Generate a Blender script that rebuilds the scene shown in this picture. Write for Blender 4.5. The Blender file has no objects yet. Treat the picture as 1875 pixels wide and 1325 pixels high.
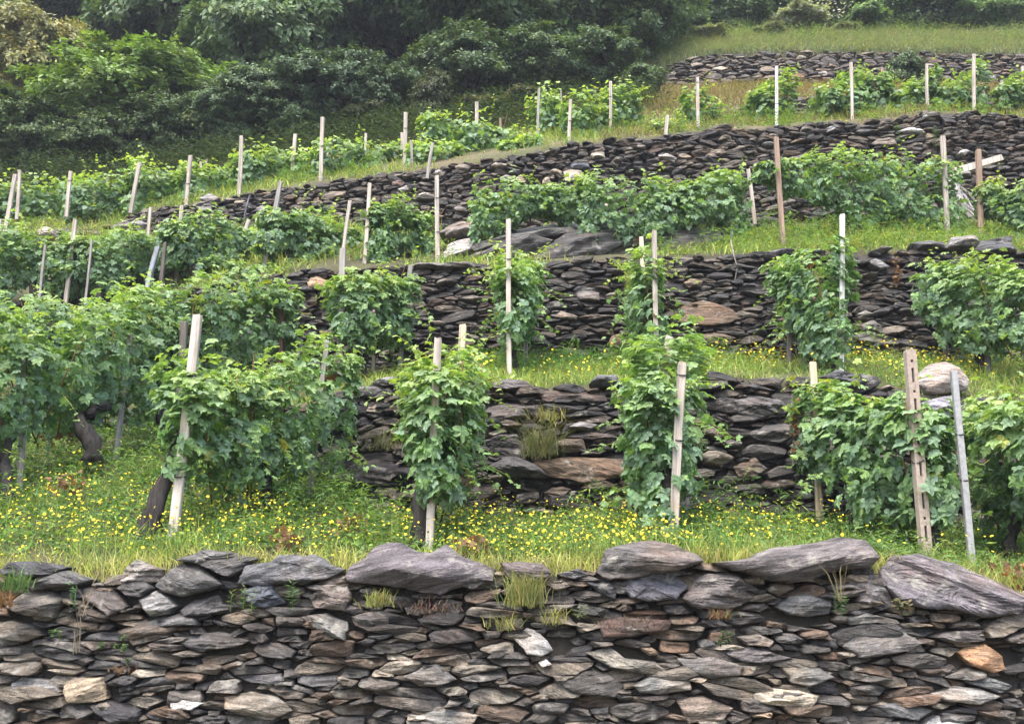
import bpy, math, random
import numpy as np
from mathutils import Vector, Matrix

random.seed(7)
RNG = np.random.default_rng(11)
scene = bpy.context.scene
C = scene.collection

# ------------------------------------------------------------------ camera, light, exposure
TH = math.radians(14.0)
FPX = 1700.0                      # focal length in pixels of a 1875 px wide picture
CAM = np.array([0.0, 0.0, 1.6])
cam = bpy.data.cameras.new('camera')
cam.sensor_width = 36.0
cam.lens = FPX / 1875.0 * 36.0
cam.clip_end = 500.0
camo = bpy.data.objects.new('camera', cam)
C.objects.link(camo)
camo.location = CAM.tolist()
camo.rotation_euler = (math.radians(90) + TH, 0, 0)
scene.camera = camo

SUN_EL, SUN_AZ = math.radians(62), math.radians(200)     # azimuth clockwise from +Y: behind and a little left of the camera
world = bpy.data.worlds.new('World')
scene.world = world
world.use_nodes = True
wn = world.node_tree
bg = wn.nodes['Background']
sky = wn.nodes.new('ShaderNodeTexSky')
sky.sky_type = 'NISHITA'
sky.sun_disc = False
sky.sun_elevation = SUN_EL
sky.sun_rotation = SUN_AZ
sky.dust_density = 4.0
sky.ozone_density = 0.6
wn.links.new(sky.outputs[0], bg.inputs[0])
bg.inputs[1].default_value = 0.15
sun = bpy.data.lights.new('sun', 'SUN')
sun.energy = 1.25
sun.angle = math.radians(35)
sun.color = (1.0, 0.965, 0.91)
suno = bpy.data.objects.new('sun', sun)
C.objects.link(suno)
_d = Vector((math.sin(SUN_AZ) * math.cos(SUN_EL), math.cos(SUN_AZ) * math.cos(SUN_EL), math.sin(SUN_EL)))
suno.rotation_euler = _d.to_track_quat('Z', 'Y').to_euler()
suno.location = (0, 0, 60)
scene.view_settings.view_transform = 'Standard'
scene.view_settings.look = 'None'
scene.view_settings.exposure = 1.86
scene.view_settings.gamma = 1.0
scene.view_settings.use_curve_mapping = False
scene.render.engine = 'CYCLES'
scene.cycles.max_bounces = 6
scene.cycles.diffuse_bounces = 3
scene.cycles.transmission_bounces = 4
scene.cycles.volume_bounces = 0
scene.cycles.caustics_reflective = False
scene.cycles.caustics_refractive = False

# ------------------------------------------------------------------ helpers
def at(px, py, Y):
    """World point of a photo pixel (1875 x 1325) at distance Y in front of the camera."""
    u = (px - 937.5) / FPX
    v = (662.5 - py) / FPX
    dy = math.cos(TH) - v * math.sin(TH)
    dz = math.sin(TH) + v * math.cos(TH)
    k = Y / dy
    return np.array([u * k, Y, CAM[2] + dz * k])

def to_px(P):
    P = np.atleast_2d(P) - CAM
    dep = P[:, 1] * math.cos(TH) + P[:, 2] * math.sin(TH)
    up = -P[:, 1] * math.sin(TH) + P[:, 2] * math.cos(TH)
    return np.stack([937.5 + FPX * P[:, 0] / dep, 662.5 - FPX * up / dep], 1)

_TAB = np.random.default_rng(5).random(4096)
_PRM = np.random.default_rng(6).permutation(4096)
def vnoise(x, y, z, seed=0):
    x, y, z = np.asarray(x, float) + 0.0, np.asarray(y, float) + 0.0, np.asarray(z, float) + 0.0
    fx, fy, fz = np.floor(x), np.floor(y), np.floor(z)
    tx, ty, tz = x - fx, y - fy, z - fz
    tx, ty, tz = tx * tx * (3 - 2 * tx), ty * ty * (3 - 2 * ty), tz * tz * (3 - 2 * tz)
    ix, iy, iz = fx.astype(np.int64), fy.astype(np.int64), fz.astype(np.int64) + seed * 131
    z0, z1 = _PRM[iz & 4095], _PRM[(iz + 1) & 4095]
    def plane(zz):
        a0, a1 = _PRM[(zz + iy) & 4095], _PRM[(zz + iy + 1) & 4095]
        c00, c10 = _TAB[(a0 + ix) & 4095], _TAB[(a0 + ix + 1) & 4095]
        c01, c11 = _TAB[(a1 + ix) & 4095], _TAB[(a1 + ix + 1) & 4095]
        p0 = c00 + (c10 - c00) * tx
        return p0 + (c01 + (c11 - c01) * tx - p0) * ty
    p0 = plane(z0)
    return p0 + (plane(z1) - p0) * tz

def fbm(x, y, z, seed=0, octv=3):
    s, a, t = 0, 1.0, 0
    for o in range(octv):
        s = s + a * vnoise(x * 2 ** o, y * 2 ** o, z * 2 ** o, seed + o * 17)
        t += a
        a *= 0.5
    return s / t - 0.5

def link(o, parent=None):
    C.objects.link(o)
    if parent is not None:
        o.parent = parent
    return o

def make_mesh(name, V, groups, tint=None, smooth=False, mat=None):
    """groups: list of integer arrays (M x k)."""
    me = bpy.data.meshes.new(name)
    V = np.ascontiguousarray(V, dtype=np.float32)
    me.vertices.add(len(V))
    me.vertices.foreach_set('co', V.ravel())
    loops = np.concatenate([np.asarray(g, np.int32).ravel() for g in groups])
    tot = np.concatenate([np.full(len(g), np.asarray(g).shape[1], np.int32) for g in groups])
    start = np.concatenate([[0], np.cumsum(tot)[:-1]]).astype(np.int32)
    me.loops.add(len(loops))
    me.loops.foreach_set('vertex_index', loops)
    me.polygons.add(len(tot))
    me.polygons.foreach_set('loop_start', start)
    me.polygons.foreach_set('loop_total', tot)
    me.polygons.foreach_set('use_smooth', np.full(len(tot), smooth, bool))
    if tint is not None:
        t = np.asarray(tint, np.float32)
        if t.ndim == 1:
            t = np.tile(t, (len(V), 1))
        ca = me.attributes.new('tint', 'FLOAT_COLOR', 'POINT')
        ca.data.foreach_set('color', np.concatenate([t, np.ones((len(t), 1), np.float32)], 1).ravel())
    me.update(calc_edges=True)
    if mat is not None:
        me.materials.append(mat)
    return me

def obj(name, me, parent=None, loc=(0, 0, 0)):
    o = bpy.data.objects.new(name, me)
    o.location = loc
    return link(o, parent)

def tag(o, label=None, cat=None, group=None, kind=None):
    if label: o['label'] = label
    if cat: o['category'] = cat
    if group: o['group'] = group
    if kind: o['kind'] = kind
    return o

def empty(name, loc):
    o = bpy.data.objects.new(name, None)
    o.location = [float(a) for a in loc]
    o.empty_display_size = 0.2
    return link(o)

def unit(a):
    return a / np.maximum(np.linalg.norm(a, axis=-1, keepdims=True), 1e-9)

def tube(path, radii, nseg=8, lump=0.0, seed=0, cap=True):
    path = np.asarray(path, float)
    n = len(path)
    V, F = [], []
    for i in range(n):
        t = path[min(i + 1, n - 1)] - path[max(i - 1, 0)]
        t = t / (np.linalg.norm(t) + 1e-9)
        a = np.cross(t, [0.3, 0.9, 0.1] if abs(t[2]) > 0.5 else [0, 0, 1.0])
        a /= np.linalg.norm(a) + 1e-9
        b = np.cross(t, a)
        ang = np.arange(nseg) * 2 * math.pi / nseg
        r = radii[i] * (1 + lump * 2 * fbm(np.cos(ang) * 1.5 + i * .5, np.sin(ang) * 1.5, i * 0.7 + seed, seed))
        V.append(path[i] + np.outer(np.cos(ang) * r, a) + np.outer(np.sin(ang) * r, b))
    V = np.concatenate(V)
    for i in range(n - 1):
        for k in range(nseg):
            k2 = (k + 1) % nseg
            F.append((i * nseg + k, i * nseg + k2, (i + 1) * nseg + k2, (i + 1) * nseg + k))
    T = []
    if cap:
        V = np.concatenate([V, path[-1:], path[:1]])
        m = n * nseg
        for k in range(nseg):
            k2 = (k + 1) % nseg
            T.append(((n - 1) * nseg + k, (n - 1) * nseg + k2, m))
            T.append((k2, k, m + 1))
    return V, np.array(F), np.array(T)

class MB:
    """Collects pieces into one mesh."""
    def __init__(self):
        self.V, self.G, self.T, self.n = [], {}, [], 0
    def add(self, V, groups, tint=(1, 1, 1)):
        V = np.asarray(V, float)
        for g in groups:
            g = np.asarray(g)
            if len(g):
                self.G.setdefault(g.shape[1], []).append(g + self.n)
        t = np.asarray(tint, float)
        self.T.append(np.tile(t, (len(V), 1)) if t.ndim == 1 else t)
        self.V.append(V)
        self.n += len(V)
    def tube(self, path, radii, nseg=8, tint=(1, 1, 1), lump=0.0, seed=0):
        V, F, T = tube(path, radii, nseg, lump, seed)
        self.add(V, [F, T], tint)
    def mesh(self, name, mat, smooth=False, origin=(0, 0, 0)):
        V = np.concatenate(self.V) - np.asarray(origin)
        return make_mesh(name, V, [np.concatenate(v) for v in self.G.values()], np.concatenate(self.T), smooth, mat)

# ------------------------------------------------------------------ materials
def new_mat(name):
    m = bpy.data.materials.new(name)
    m.use_nodes = True
    nt = m.node_tree
    nt.nodes.clear()
    out = nt.nodes.new('ShaderNodeOutputMaterial')
    return m, nt, out

def N(nt, typ, **kw):
    n = nt.nodes.new(typ)
    for k, v in kw.items():
        if k.startswith('i_'):
            n.inputs[k[2:].replace('_', ' ')].default_value = v
        else:
            setattr(n, k, v)
    return n

def ramp(nt, fac, stops):
    r = nt.nodes.new('ShaderNodeValToRGB')
    el = r.color_ramp.elements
    while len(el) < len(stops):
        el.new(0.5)
    for e, (p, c) in zip(el, stops):
        e.position = p
        e.color = (c, c, c, 1) if not isinstance(c, tuple) else (*c, 1)
    nt.links.new(fac, r.inputs[0])
    return r.outputs[0]

def mix(nt, kind, fac, a, b):
    m = nt.nodes.new('ShaderNodeMix')
    m.data_type = 'RGBA'
    m.blend_type = kind
    if isinstance(fac, (int, float)): m.inputs[0].default_value = fac
    else: nt.links.new(fac, m.inputs[0])
    for s, x in ((6, a), (7, b)):
        if isinstance(x, tuple): m.inputs[s].default_value = (*x, 1)
        else: nt.links.new(x, m.inputs[s])
    return m.outputs[2]

def vmath(nt, op, a, b=None):
    m = nt.nodes.new('ShaderNodeVectorMath')
    m.operation = op
    for s, x in ((0, a), (1, b)):
        if x is None: continue
        if isinstance(x, tuple): m.inputs[s].default_value = x
        else: nt.links.new(x, m.inputs[s])
    return m.outputs[0]

def noise_tex(nt, vec, scale, detail=5, rough=0.6, dist=0.0):
    n = N(nt, 'ShaderNodeTexNoise', i_Scale=scale, i_Detail=detail, i_Roughness=rough, i_Distortion=dist)
    nt.links.new(vec, n.inputs['Vector'])
    return n.outputs[0]

def rock_material(name, lichen=0.5, moss=0.5, rough=0.62):
    m, nt, out = new_mat(name)
    L = nt.links.new
    geo = N(nt, 'ShaderNodeNewGeometry')
    oi = N(nt, 'ShaderNodeObjectInfo')
    att = N(nt, 'ShaderNodeAttribute', attribute_name='tint')
    off = vmath(nt, 'SCALE', (37.0, 21.0, 53.0)); offn = off.node; L(oi.outputs['Random'], offn.inputs['Scale'])
    pos = vmath(nt, 'ADD', geo.outputs['Position'], off)
    rot = N(nt, 'ShaderNodeVectorRotate', rotation_type='Y_AXIS')
    L(geo.outputs['Position'], rot.inputs['Vector'])
    mr = N(nt, 'ShaderNodeMapRange', i_To_Min=-0.45, i_To_Max=0.35)
    L(oi.outputs['Random'], mr.inputs['Value']); L(mr.outputs[0], rot.inputs['Angle'])
    pos2 = vmath(nt, 'ADD', rot.outputs[0], off)
    lay = vmath(nt, 'MULTIPLY', pos2, (3.5, 6.0, 30.0))
    nlay = noise_tex(nt, lay, 1.0, 7, 0.68, 0.6)
    npat = noise_tex(nt, pos, 5.0, 6, 0.65, 0.3)
    nfine = noise_tex(nt, pos, 60.0, 4, 0.7)
    nbig = noise_tex(nt, pos, 1.7, 3, 0.5)
    val = ramp(nt, nlay, [(0.32, 0.22), (0.48, 0.9), (0.66, 1.9)])
    col = mix(nt, 'MULTIPLY', 1.0, att.outputs['Color'], val)
    val2 = ramp(nt, nfine, [(0.3, 0.5), (0.7, 1.5)])
    col = mix(nt, 'MULTIPLY', 1.0, col, val2)
    rust = ramp(nt, nbig, [(0.52, 0.0), (0.72, 0.55)])
    col = mix(nt, 'MIX', rust, col, mix(nt, 'MULTIPLY', 1.0, col, (1.45, 1.02, 0.70)))
    lic = ramp(nt, npat, [(0.57, 0.0), (0.66, lichen)])
    col = mix(nt, 'MIX', lic, col, (0.36, 0.345, 0.30))
    nm = noise_tex(nt, vmath(nt, 'ADD', pos, (9.0, 4.0, 2.0)), 3.0, 5, 0.7)
    mos = ramp(nt, nm, [(0.60, 0.0), (0.75, moss)])
    col = mix(nt, 'MIX', mos, col, (0.045, 0.055, 0.020))
    b1 = N(nt, 'ShaderNodeBump', i_Strength=1.0, i_Distance=0.045)
    L(nlay, b1.inputs['Height'])
    b2 = N(nt, 'ShaderNodeBump', i_Strength=0.7, i_Distance=0.012)
    L(nfine, b2.inputs['Height']); L(b1.outputs[0], b2.inputs['Normal'])
    p = N(nt, 'ShaderNodeBsdfPrincipled', i_Roughness=rough)
    p.inputs['Specular IOR Level'].default_value = 0.45
    L(col, p.inputs['Base Color']); L(b2.outputs[0], p.inputs['Normal'])
    L(p.outputs[0], out.inputs[0])
    return m

def leaf_material(name, source, rough=0.5, trans=0.28, spec=0.35, var=(0.6, 1.45), scale=30.0):
    m, nt, out = new_mat(name)
    L = nt.links.new
    geo = N(nt, 'ShaderNodeNewGeometry')
    if source == 'object':
        oi = N(nt, 'ShaderNodeObjectInfo'); base = oi.outputs['Color']
    elif source == 'both':
        oi = N(nt, 'ShaderNodeObjectInfo'); at_ = N(nt, 'ShaderNodeAttribute', attribute_name='tint')
        base = mix(nt, 'MULTIPLY', 1.0, oi.outputs['Color'], at_.outputs['Color'])
    else:
        at_ = N(nt, 'ShaderNodeAttribute', attribute_name='tint'); base = at_.outputs['Color']
    n1 = noise_tex(nt, geo.outputs['Position'], scale, 2, 0.5)
    col = mix(nt, 'MULTIPLY', 1.0, base, ramp(nt, n1, [(0.3, var[0]), (0.7, var[1])]))
    back = mix(nt, 'MIX', 0.35, col, (0.11, 0.15, 0.08))
    col2 = mix(nt, 'MIX', geo.outputs['Backfacing'], col, back)
    p = N(nt, 'ShaderNodeBsdfPrincipled', i_Roughness=rough)
    p.inputs['Specular IOR Level'].default_value = spec
    L(col2, p.inputs['Base Color'])
    if trans > 0:
        t = N(nt, 'ShaderNodeBsdfTranslucent')
        L(mix(nt, 'MULTIPLY', 1.0, col, (1.5, 1.5, 0.6)), t.inputs['Color'])
        ms = N(nt, 'ShaderNodeMixShader'); ms.inputs[0].default_value = trans
        L(p.outputs[0], ms.inputs[1]); L(t.outputs[0], ms.inputs[2])
        L(ms.outputs[0], out.inputs[0])
    else:
        L(p.outputs[0], out.inputs[0])
    return m

def wood_material(name, stretch=(26.0, 26.0, 1.3), rough=0.85, contrast=(0.45, 1.5)):
    m, nt, out = new_mat(name)
    L = nt.links.new
    tc = N(nt, 'ShaderNodeTexCoord')
    oi = N(nt, 'ShaderNodeObjectInfo')
    att = N(nt, 'ShaderNodeAttribute', attribute_name='tint')
    off = vmath(nt, 'SCALE', (7.0, 11.0, 5.0)); L(oi.outputs['Random'], off.node.inputs['Scale'])
    pos = vmath(nt, 'ADD', tc.outputs['Object'], off)
    g = noise_tex(nt, vmath(nt, 'MULTIPLY', pos, stretch), 1.0, 6, 0.7, 0.4)
    s = noise_tex(nt, pos, 3.0, 4, 0.6)
    col = mix(nt, 'MULTIPLY', 1.0, att.outputs['Color'], ramp(nt, g, [(0.3, contrast[0]), (0.65, contrast[1])]))
    col = mix(nt, 'MIX', ramp(nt, s, [(0.5, 0.0), (0.75, 0.5)]), col, mix(nt, 'MULTIPLY', 1.0, col, (0.75, 0.62, 0.48)))
    b = N(nt, 'ShaderNodeBump', i_Strength=0.6, i_Distance=0.01)
    L(g, b.inputs['Height'])
    p = N(nt, 'ShaderNodeBsdfPrincipled', i_Roughness=rough)
    p.inputs['Specular IOR Level'].default_value = 0.2
    L(col, p.inputs['Base Color']); L(b.outputs[0], p.inputs['Normal']); L(p.outputs[0], out.inputs[0])
    return m

def soil_material(name, a, b, c):
    m, nt, out = new_mat(name)
    L = nt.links.new
    geo = N(nt, 'ShaderNodeNewGeometry')
    n1 = noise_tex(nt, geo.outputs['Position'], 1.3, 6, 0.65)
    n2 = noise_tex(nt, geo.outputs['Position'], 14.0, 6, 0.7)
    col = mix(nt, 'MIX', ramp(nt, n1, [(0.4, 0.0), (0.62, 1.0)]), a, b)
    col = mix(nt, 'MIX', ramp(nt, n2, [(0.5, 0.0), (0.7, 0.8)]), col, c)
    bp = N(nt, 'ShaderNodeBump', i_Strength=0.8, i_Distance=0.05)
    L(n2, bp.inputs['Height'])
    p = N(nt, 'ShaderNodeBsdfPrincipled', i_Roughness=0.95)
    L(col, p.inputs['Base Color']); L(bp.outputs[0], p.inputs['Normal']); L(p.outputs[0], out.inputs[0])
    return m

def plain_material(name, col, rough=0.6, metal=0.0):
    m, nt, out = new_mat(name)
    geo = N(nt, 'ShaderNodeNewGeometry')
    n = noise_tex(nt, geo.outputs['Position'], 25.0, 5, 0.7)
    c = mix(nt, 'MULTIPLY', 1.0, col, ramp(nt, n, [(0.3, 0.7), (0.7, 1.25)]))
    p = N(nt, 'ShaderNodeBsdfPrincipled', i_Roughness=rough, i_Metallic=metal)
    nt.links.new(c, p.inputs['Base Color']); nt.links.new(p.outputs[0], out.inputs[0])
    return m

M_ROCK = rock_material('schist', 0.65, 0.5)
M_ROCKFAR = rock_material('schist_far', 0.35, 0.4, 0.75)
M_PALE = rock_material('pale_rock', 0.2, 0.3, 0.75)
M_LEAFOBJ = leaf_material('vine_leaf', 'object')
M_LEAF = leaf_material('vine_foliage', 'tint')
M_TREELEAF = leaf_material('tree_foliage', 'both', rough=0.5, trans=0.18, spec=0.3, var=(0.65, 1.35), scale=3.0)
M_GRASS = leaf_material('grass_blade', 'tint', rough=0.7, trans=0.3, spec=0.15, var=(0.75, 1.25), scale=6.0)
M_PETAL = leaf_material('yellow_petal', 'tint', rough=0.7, trans=0.2, spec=0.1, var=(0.85, 1.1))
M_WOOD = wood_material('weathered_wood')
M_BARK = wood_material('bark', (30.0, 30.0, 5.0), 0.9, (0.3, 1.6))
M_SOIL = soil_material('soil', (0.055, 0.050, 0.026), (0.085, 0.085, 0.032), (0.040, 0.030, 0.020))
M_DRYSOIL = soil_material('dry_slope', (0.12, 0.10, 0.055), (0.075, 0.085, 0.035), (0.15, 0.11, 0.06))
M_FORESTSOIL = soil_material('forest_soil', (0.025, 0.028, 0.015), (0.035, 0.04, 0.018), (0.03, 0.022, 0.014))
M_EARTH = soil_material('earth_fill', (0.045, 0.039, 0.032), (0.060, 0.052, 0.040), (0.032, 0.028, 0.023))
M_METAL = plain_material('galvanised', (0.33, 0.33, 0.33), 0.6, 0.4)
M_WIRE = plain_material('wire', (0.04, 0.04, 0.045), 0.5, 0.5)
M_CONC = plain_material('concrete', (0.33, 0.27, 0.22), 0.9)
M_BLUE = plain_material('blue_green_plastic', (0.045, 0.12, 0.14), 0.5)
M_HOSE = plain_material('black_rubber', (0.03, 0.03, 0.04), 0.45)
M_RUST = plain_material('rust', (0.075, 0.035, 0.025), 0.8, 0.2)
M_GRAPE = plain_material('green_grape', (0.16, 0.28, 0.07), 0.4)
# ------------------------------------------------------------------ terrain curves (lip and foot of every wall)
XS = np.linspace(-48, 48, 1921)
class Curve:
    def __init__(self, knots, smooth=0.5, rag=0.0, seed=0):
        p = np.array([at(*k) for k in knots])
        o = np.argsort(p[:, 0])
        p = p[o]
        self.y = np.interp(XS, p[:, 0], p[:, 1])
        self.z = np.interp(XS, p[:, 0], p[:, 2])
        k = max(1, int(smooth / 0.05))
        ker = np.ones(k) / k
        for nm in ('y', 'z'):
            a = getattr(self, nm)
            a = np.convolve(np.pad(a, (k, k), 'edge'), ker, 'same')[k:-k]
            setattr(self, nm, a)
        if rag:
            self.z = self.z + rag * fbm(XS * 1.1, seed, 0, seed, 3)
    def Y(self, x): return np.interp(x, XS, self.y)
    def Z(self, x): return np.interp(x, XS, self.z)

B1 = Curve([(-400, 1500, 7.0), (2300, 1500, 7.0)])
B1.z[:] = 0.0
T1 = Curve([(-300, 1046, 7.25), (0, 1048, 7.25), (150, 1052, 7.25), (330, 1030, 7.25), (640, 1034, 7.25), (900, 1042, 7.25), (1100, 1038, 7.25),
            (1300, 1022, 7.25), (1600, 1036, 7.25), (1875, 1078, 7.25), (2200, 1085, 7.25)])
B2 = Curve([(-300, 795, 12.8), (0, 792, 12.8), (300, 790, 12.6), (450, 812, 12.0), (560, 872, 11.0), (700, 932, 10.3), (1000, 945, 10.2), (1300, 945, 10.2),
            (1500, 950, 10.2), (1875, 975, 10.2), (2300, 985, 10.2)])
T2 = Curve([(-300, 770, 12.95), (0, 765, 12.95), (300, 750, 12.75), (450, 760, 12.2), (560, 745, 11.3), (600, 732, 10.9), (640, 716, 10.75), (720, 703, 10.7), (900, 703, 10.65), (960, 712, 10.65),
            (1100, 712, 10.65), (1250, 690, 10.65), (1350, 690, 10.65), (1450, 704, 10.65), (1550, 700, 10.65), (1700, 722, 10.65), (1875, 745, 10.65), (2300, 750, 10.65)])
B3 = Curve([(-300, 640, 15.6), (0, 640, 15.6), (300, 640, 15.2), (430, 655, 14.4), (520, 675, 13.9), (700, 690, 13.5), (900, 668, 13.4), (1100, 662, 13.4), (1250, 660, 13.4), (1500, 655, 13.4), (1700, 660, 13.4), (1875, 665, 13.4), (2300, 668, 13.4)])
T3 = Curve([(-300, 552, 15.9), (0, 550, 15.9), (300, 540, 15.5), (430, 515, 14.8), (520, 500, 14.3), (760, 488, 14.0), (900, 488, 13.9), (1060, 479, 13.9), (1250, 468, 13.9),
            (1400, 464, 13.9), (1580, 464, 13.9), (1700, 460, 13.9), (1875, 470, 13.9), (2300, 470, 13.9)])
B4 = Curve([(-300, 428, 19.5), (0, 428, 19.5), (195, 428, 19.3), (270, 428, 19.0), (450, 418, 18.6), (600, 408, 18.3), (800, 432, 18.1), (950, 455, 18.0), (1100, 455, 18.0), (1300, 440, 17.9),
            (1500, 415, 17.8), (1700, 405, 17.5), (1875, 412, 17.4), (2300, 415, 17.4)])
T4 = Curve([(-300, 422, 19.6), (0, 422, 19.6), (190, 424, 19.5), (260, 386, 19.4), (400, 367, 19.1), (500, 346, 18.9), (620, 330, 18.8), (760, 313, 18.6), (900, 291, 18.6), (1050, 263, 18.6),
            (1250, 244, 18.5), (1400, 233, 18.4), (1600, 223, 18.4), (1650, 214, 18.2), (1700, 203, 18.0), (1800, 207, 17.9), (1875, 216, 17.9), (2300, 218, 17.9)])
B5 = Curve([(-300, 345, 24), (0, 338, 24), (300, 318, 24), (500, 290, 23.5), (800, 246, 23.2), (1000, 220, 23), (1200, 208, 23), (1300, 206, 23), (1440, 214, 22.6), (1650, 212, 22.4), (1875, 208, 22.2), (2300, 208, 22.2)])
T5 = Curve([(-300, 344, 24.1), (0, 337, 24.1), (300, 317, 24.1), (500, 289, 23.6), (800, 245, 23.3), (1000, 219, 23.1), (1200, 207, 23.1), (1330, 203, 23.1), (1390, 190, 23.0), (1440, 179, 22.9), (1650, 180, 22.7), (1875, 178, 22.5), (2300, 178, 22.5)])
B6 = Curve([(-300, 320, 28), (0, 310, 28), (300, 290, 28), (600, 240, 28), (800, 212, 28), (1000, 182, 28.6), (1180, 165, 29.2), (1400, 164, 29.2), (1650, 168, 29.2), (1875, 172, 29.2), (2300, 175, 29.2)])
T6 = Curve([(-300, 319, 28.1), (0, 309, 28.1), (300, 289, 28.1), (600, 239, 28.1), (800, 211, 28.1), (1000, 181, 28.7), (1160, 158, 29.4), (1190, 142, 29.6), (1230, 120, 29.8), (1290, 103, 29.9), (1400, 98, 29.9), (1650, 99, 29.9), (1875, 101, 29.9), (2300, 103, 29.9)])
H1 = Curve([(-300, 205, 36), (0, 200, 36), (300, 185, 36), (600, 150, 36), (900, 110, 36), (1180, 70, 35), (1400, 55, 34.5), (1875, 52, 34.5), (2300, 52, 34.5)], 2.0)
H2 = Curve([(-300, -60, 62), (700, -60, 62), (1300, 10, 62), (2300, 15, 62)], 2.0)

def sheet(name, A, B, x0, x1, nx, nt, mat, amp, seed, sub=0.0):
    xs = np.linspace(x0, x1, nx)
    ts = np.linspace(0, 1, nt)
    X, T = np.meshgrid(xs, ts, indexing='ij')
    Y = A.Y(X) * (1 - T) + B.Y(X) * T
    Z = A.Z(X) * (1 - T) + B.Z(X) * T + amp * 2 * fbm(X * 0.9, Y * 0.9, 0, seed) * np.sin(np.pi * np.clip(T, 0, 1)) ** 0.5 - sub
    Y[:, 0] += 0.07
    V = np.stack([X, Y, Z], -1)
    lo = V[:, :1].copy(); lo[:, :, 2] -= 3.0
    hi = V[:, -1:].copy(); hi[:, :, 2] -= 0.4; hi[:, :, 1] += 0.3
    V = np.concatenate([lo, V, hi], 1).reshape(-1, 3)
    nt = nt + 2
    i, j = np.meshgrid(np.arange(nx - 1), np.arange(nt - 1), indexing='ij')
    a = (i * nt + j).ravel()
    F = np.stack([a, a + nt, a + nt + 1, a + 1], 1)
    o = obj(name, make_mesh(name, V, [F], None, True, mat))
    tag(o, kind='structure')
    return o

front = bpy.data.objects.new('ground', make_mesh('ground', np.array([[-48, -12, 0], [48, -12, 0], [48, 7.2, 0], [-48, 7.2, 0]]), [np.array([[0, 1, 2, 3]])], None, False, M_SOIL))
link(front); tag(front, kind='structure')
sheet('terrace_ground', T1, B2, -16, 16, 260, 16, M_SOIL, 0.05, 1)
sheet('terrace_ground', T2, B3, -18, 18, 260, 14, M_SOIL, 0.05, 2)
sheet('terrace_ground', T3, B4, -22, 22, 260, 16, M_SOIL, 0.10, 3)
sheet('terrace_ground', T4, B5, -28, 28, 260, 16, M_DRYSOIL, 0.12, 4)
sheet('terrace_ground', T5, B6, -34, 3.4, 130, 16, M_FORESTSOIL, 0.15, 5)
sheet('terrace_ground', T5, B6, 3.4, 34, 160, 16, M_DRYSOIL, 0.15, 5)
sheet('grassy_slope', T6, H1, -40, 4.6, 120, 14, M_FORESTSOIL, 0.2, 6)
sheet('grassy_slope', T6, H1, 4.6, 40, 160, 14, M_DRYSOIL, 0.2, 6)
sheet('forest_hillside', H1, H2, -48, 48, 160, 24, M_FORESTSOIL, 0.6, 7)

def gz(A, B, x, y):
    """Ground height of the terrace that runs from lip A to foot B."""
    ya, yb = A.Y(x), B.Y(x)
    t = np.clip((y - ya) / (yb - ya), 0, 1)
    return A.Z(x) * (1 - t) + B.Z(x) * t

# ------------------------------------------------------------------ dry stone walls
def chaikin(p, q=0.22):
    n = np.roll(p, -1, 0)
    out = np.empty((len(p) * 2, 2))
    out[0::2] = p * (1 - q) + n * q
    out[1::2] = p * q + n * (1 - q)
    return out

def resample(p, n):
    q = np.vstack([p, p[:1]])
    s = np.concatenate([[0], np.cumsum(np.hypot(*np.diff(q, axis=0).T))])
    t = np.linspace(0, s[-1], n, endpoint=False)
    return np.stack([np.interp(t, s, q[:, 0]), np.interp(t, s, q[:, 1])], 1)

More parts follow.
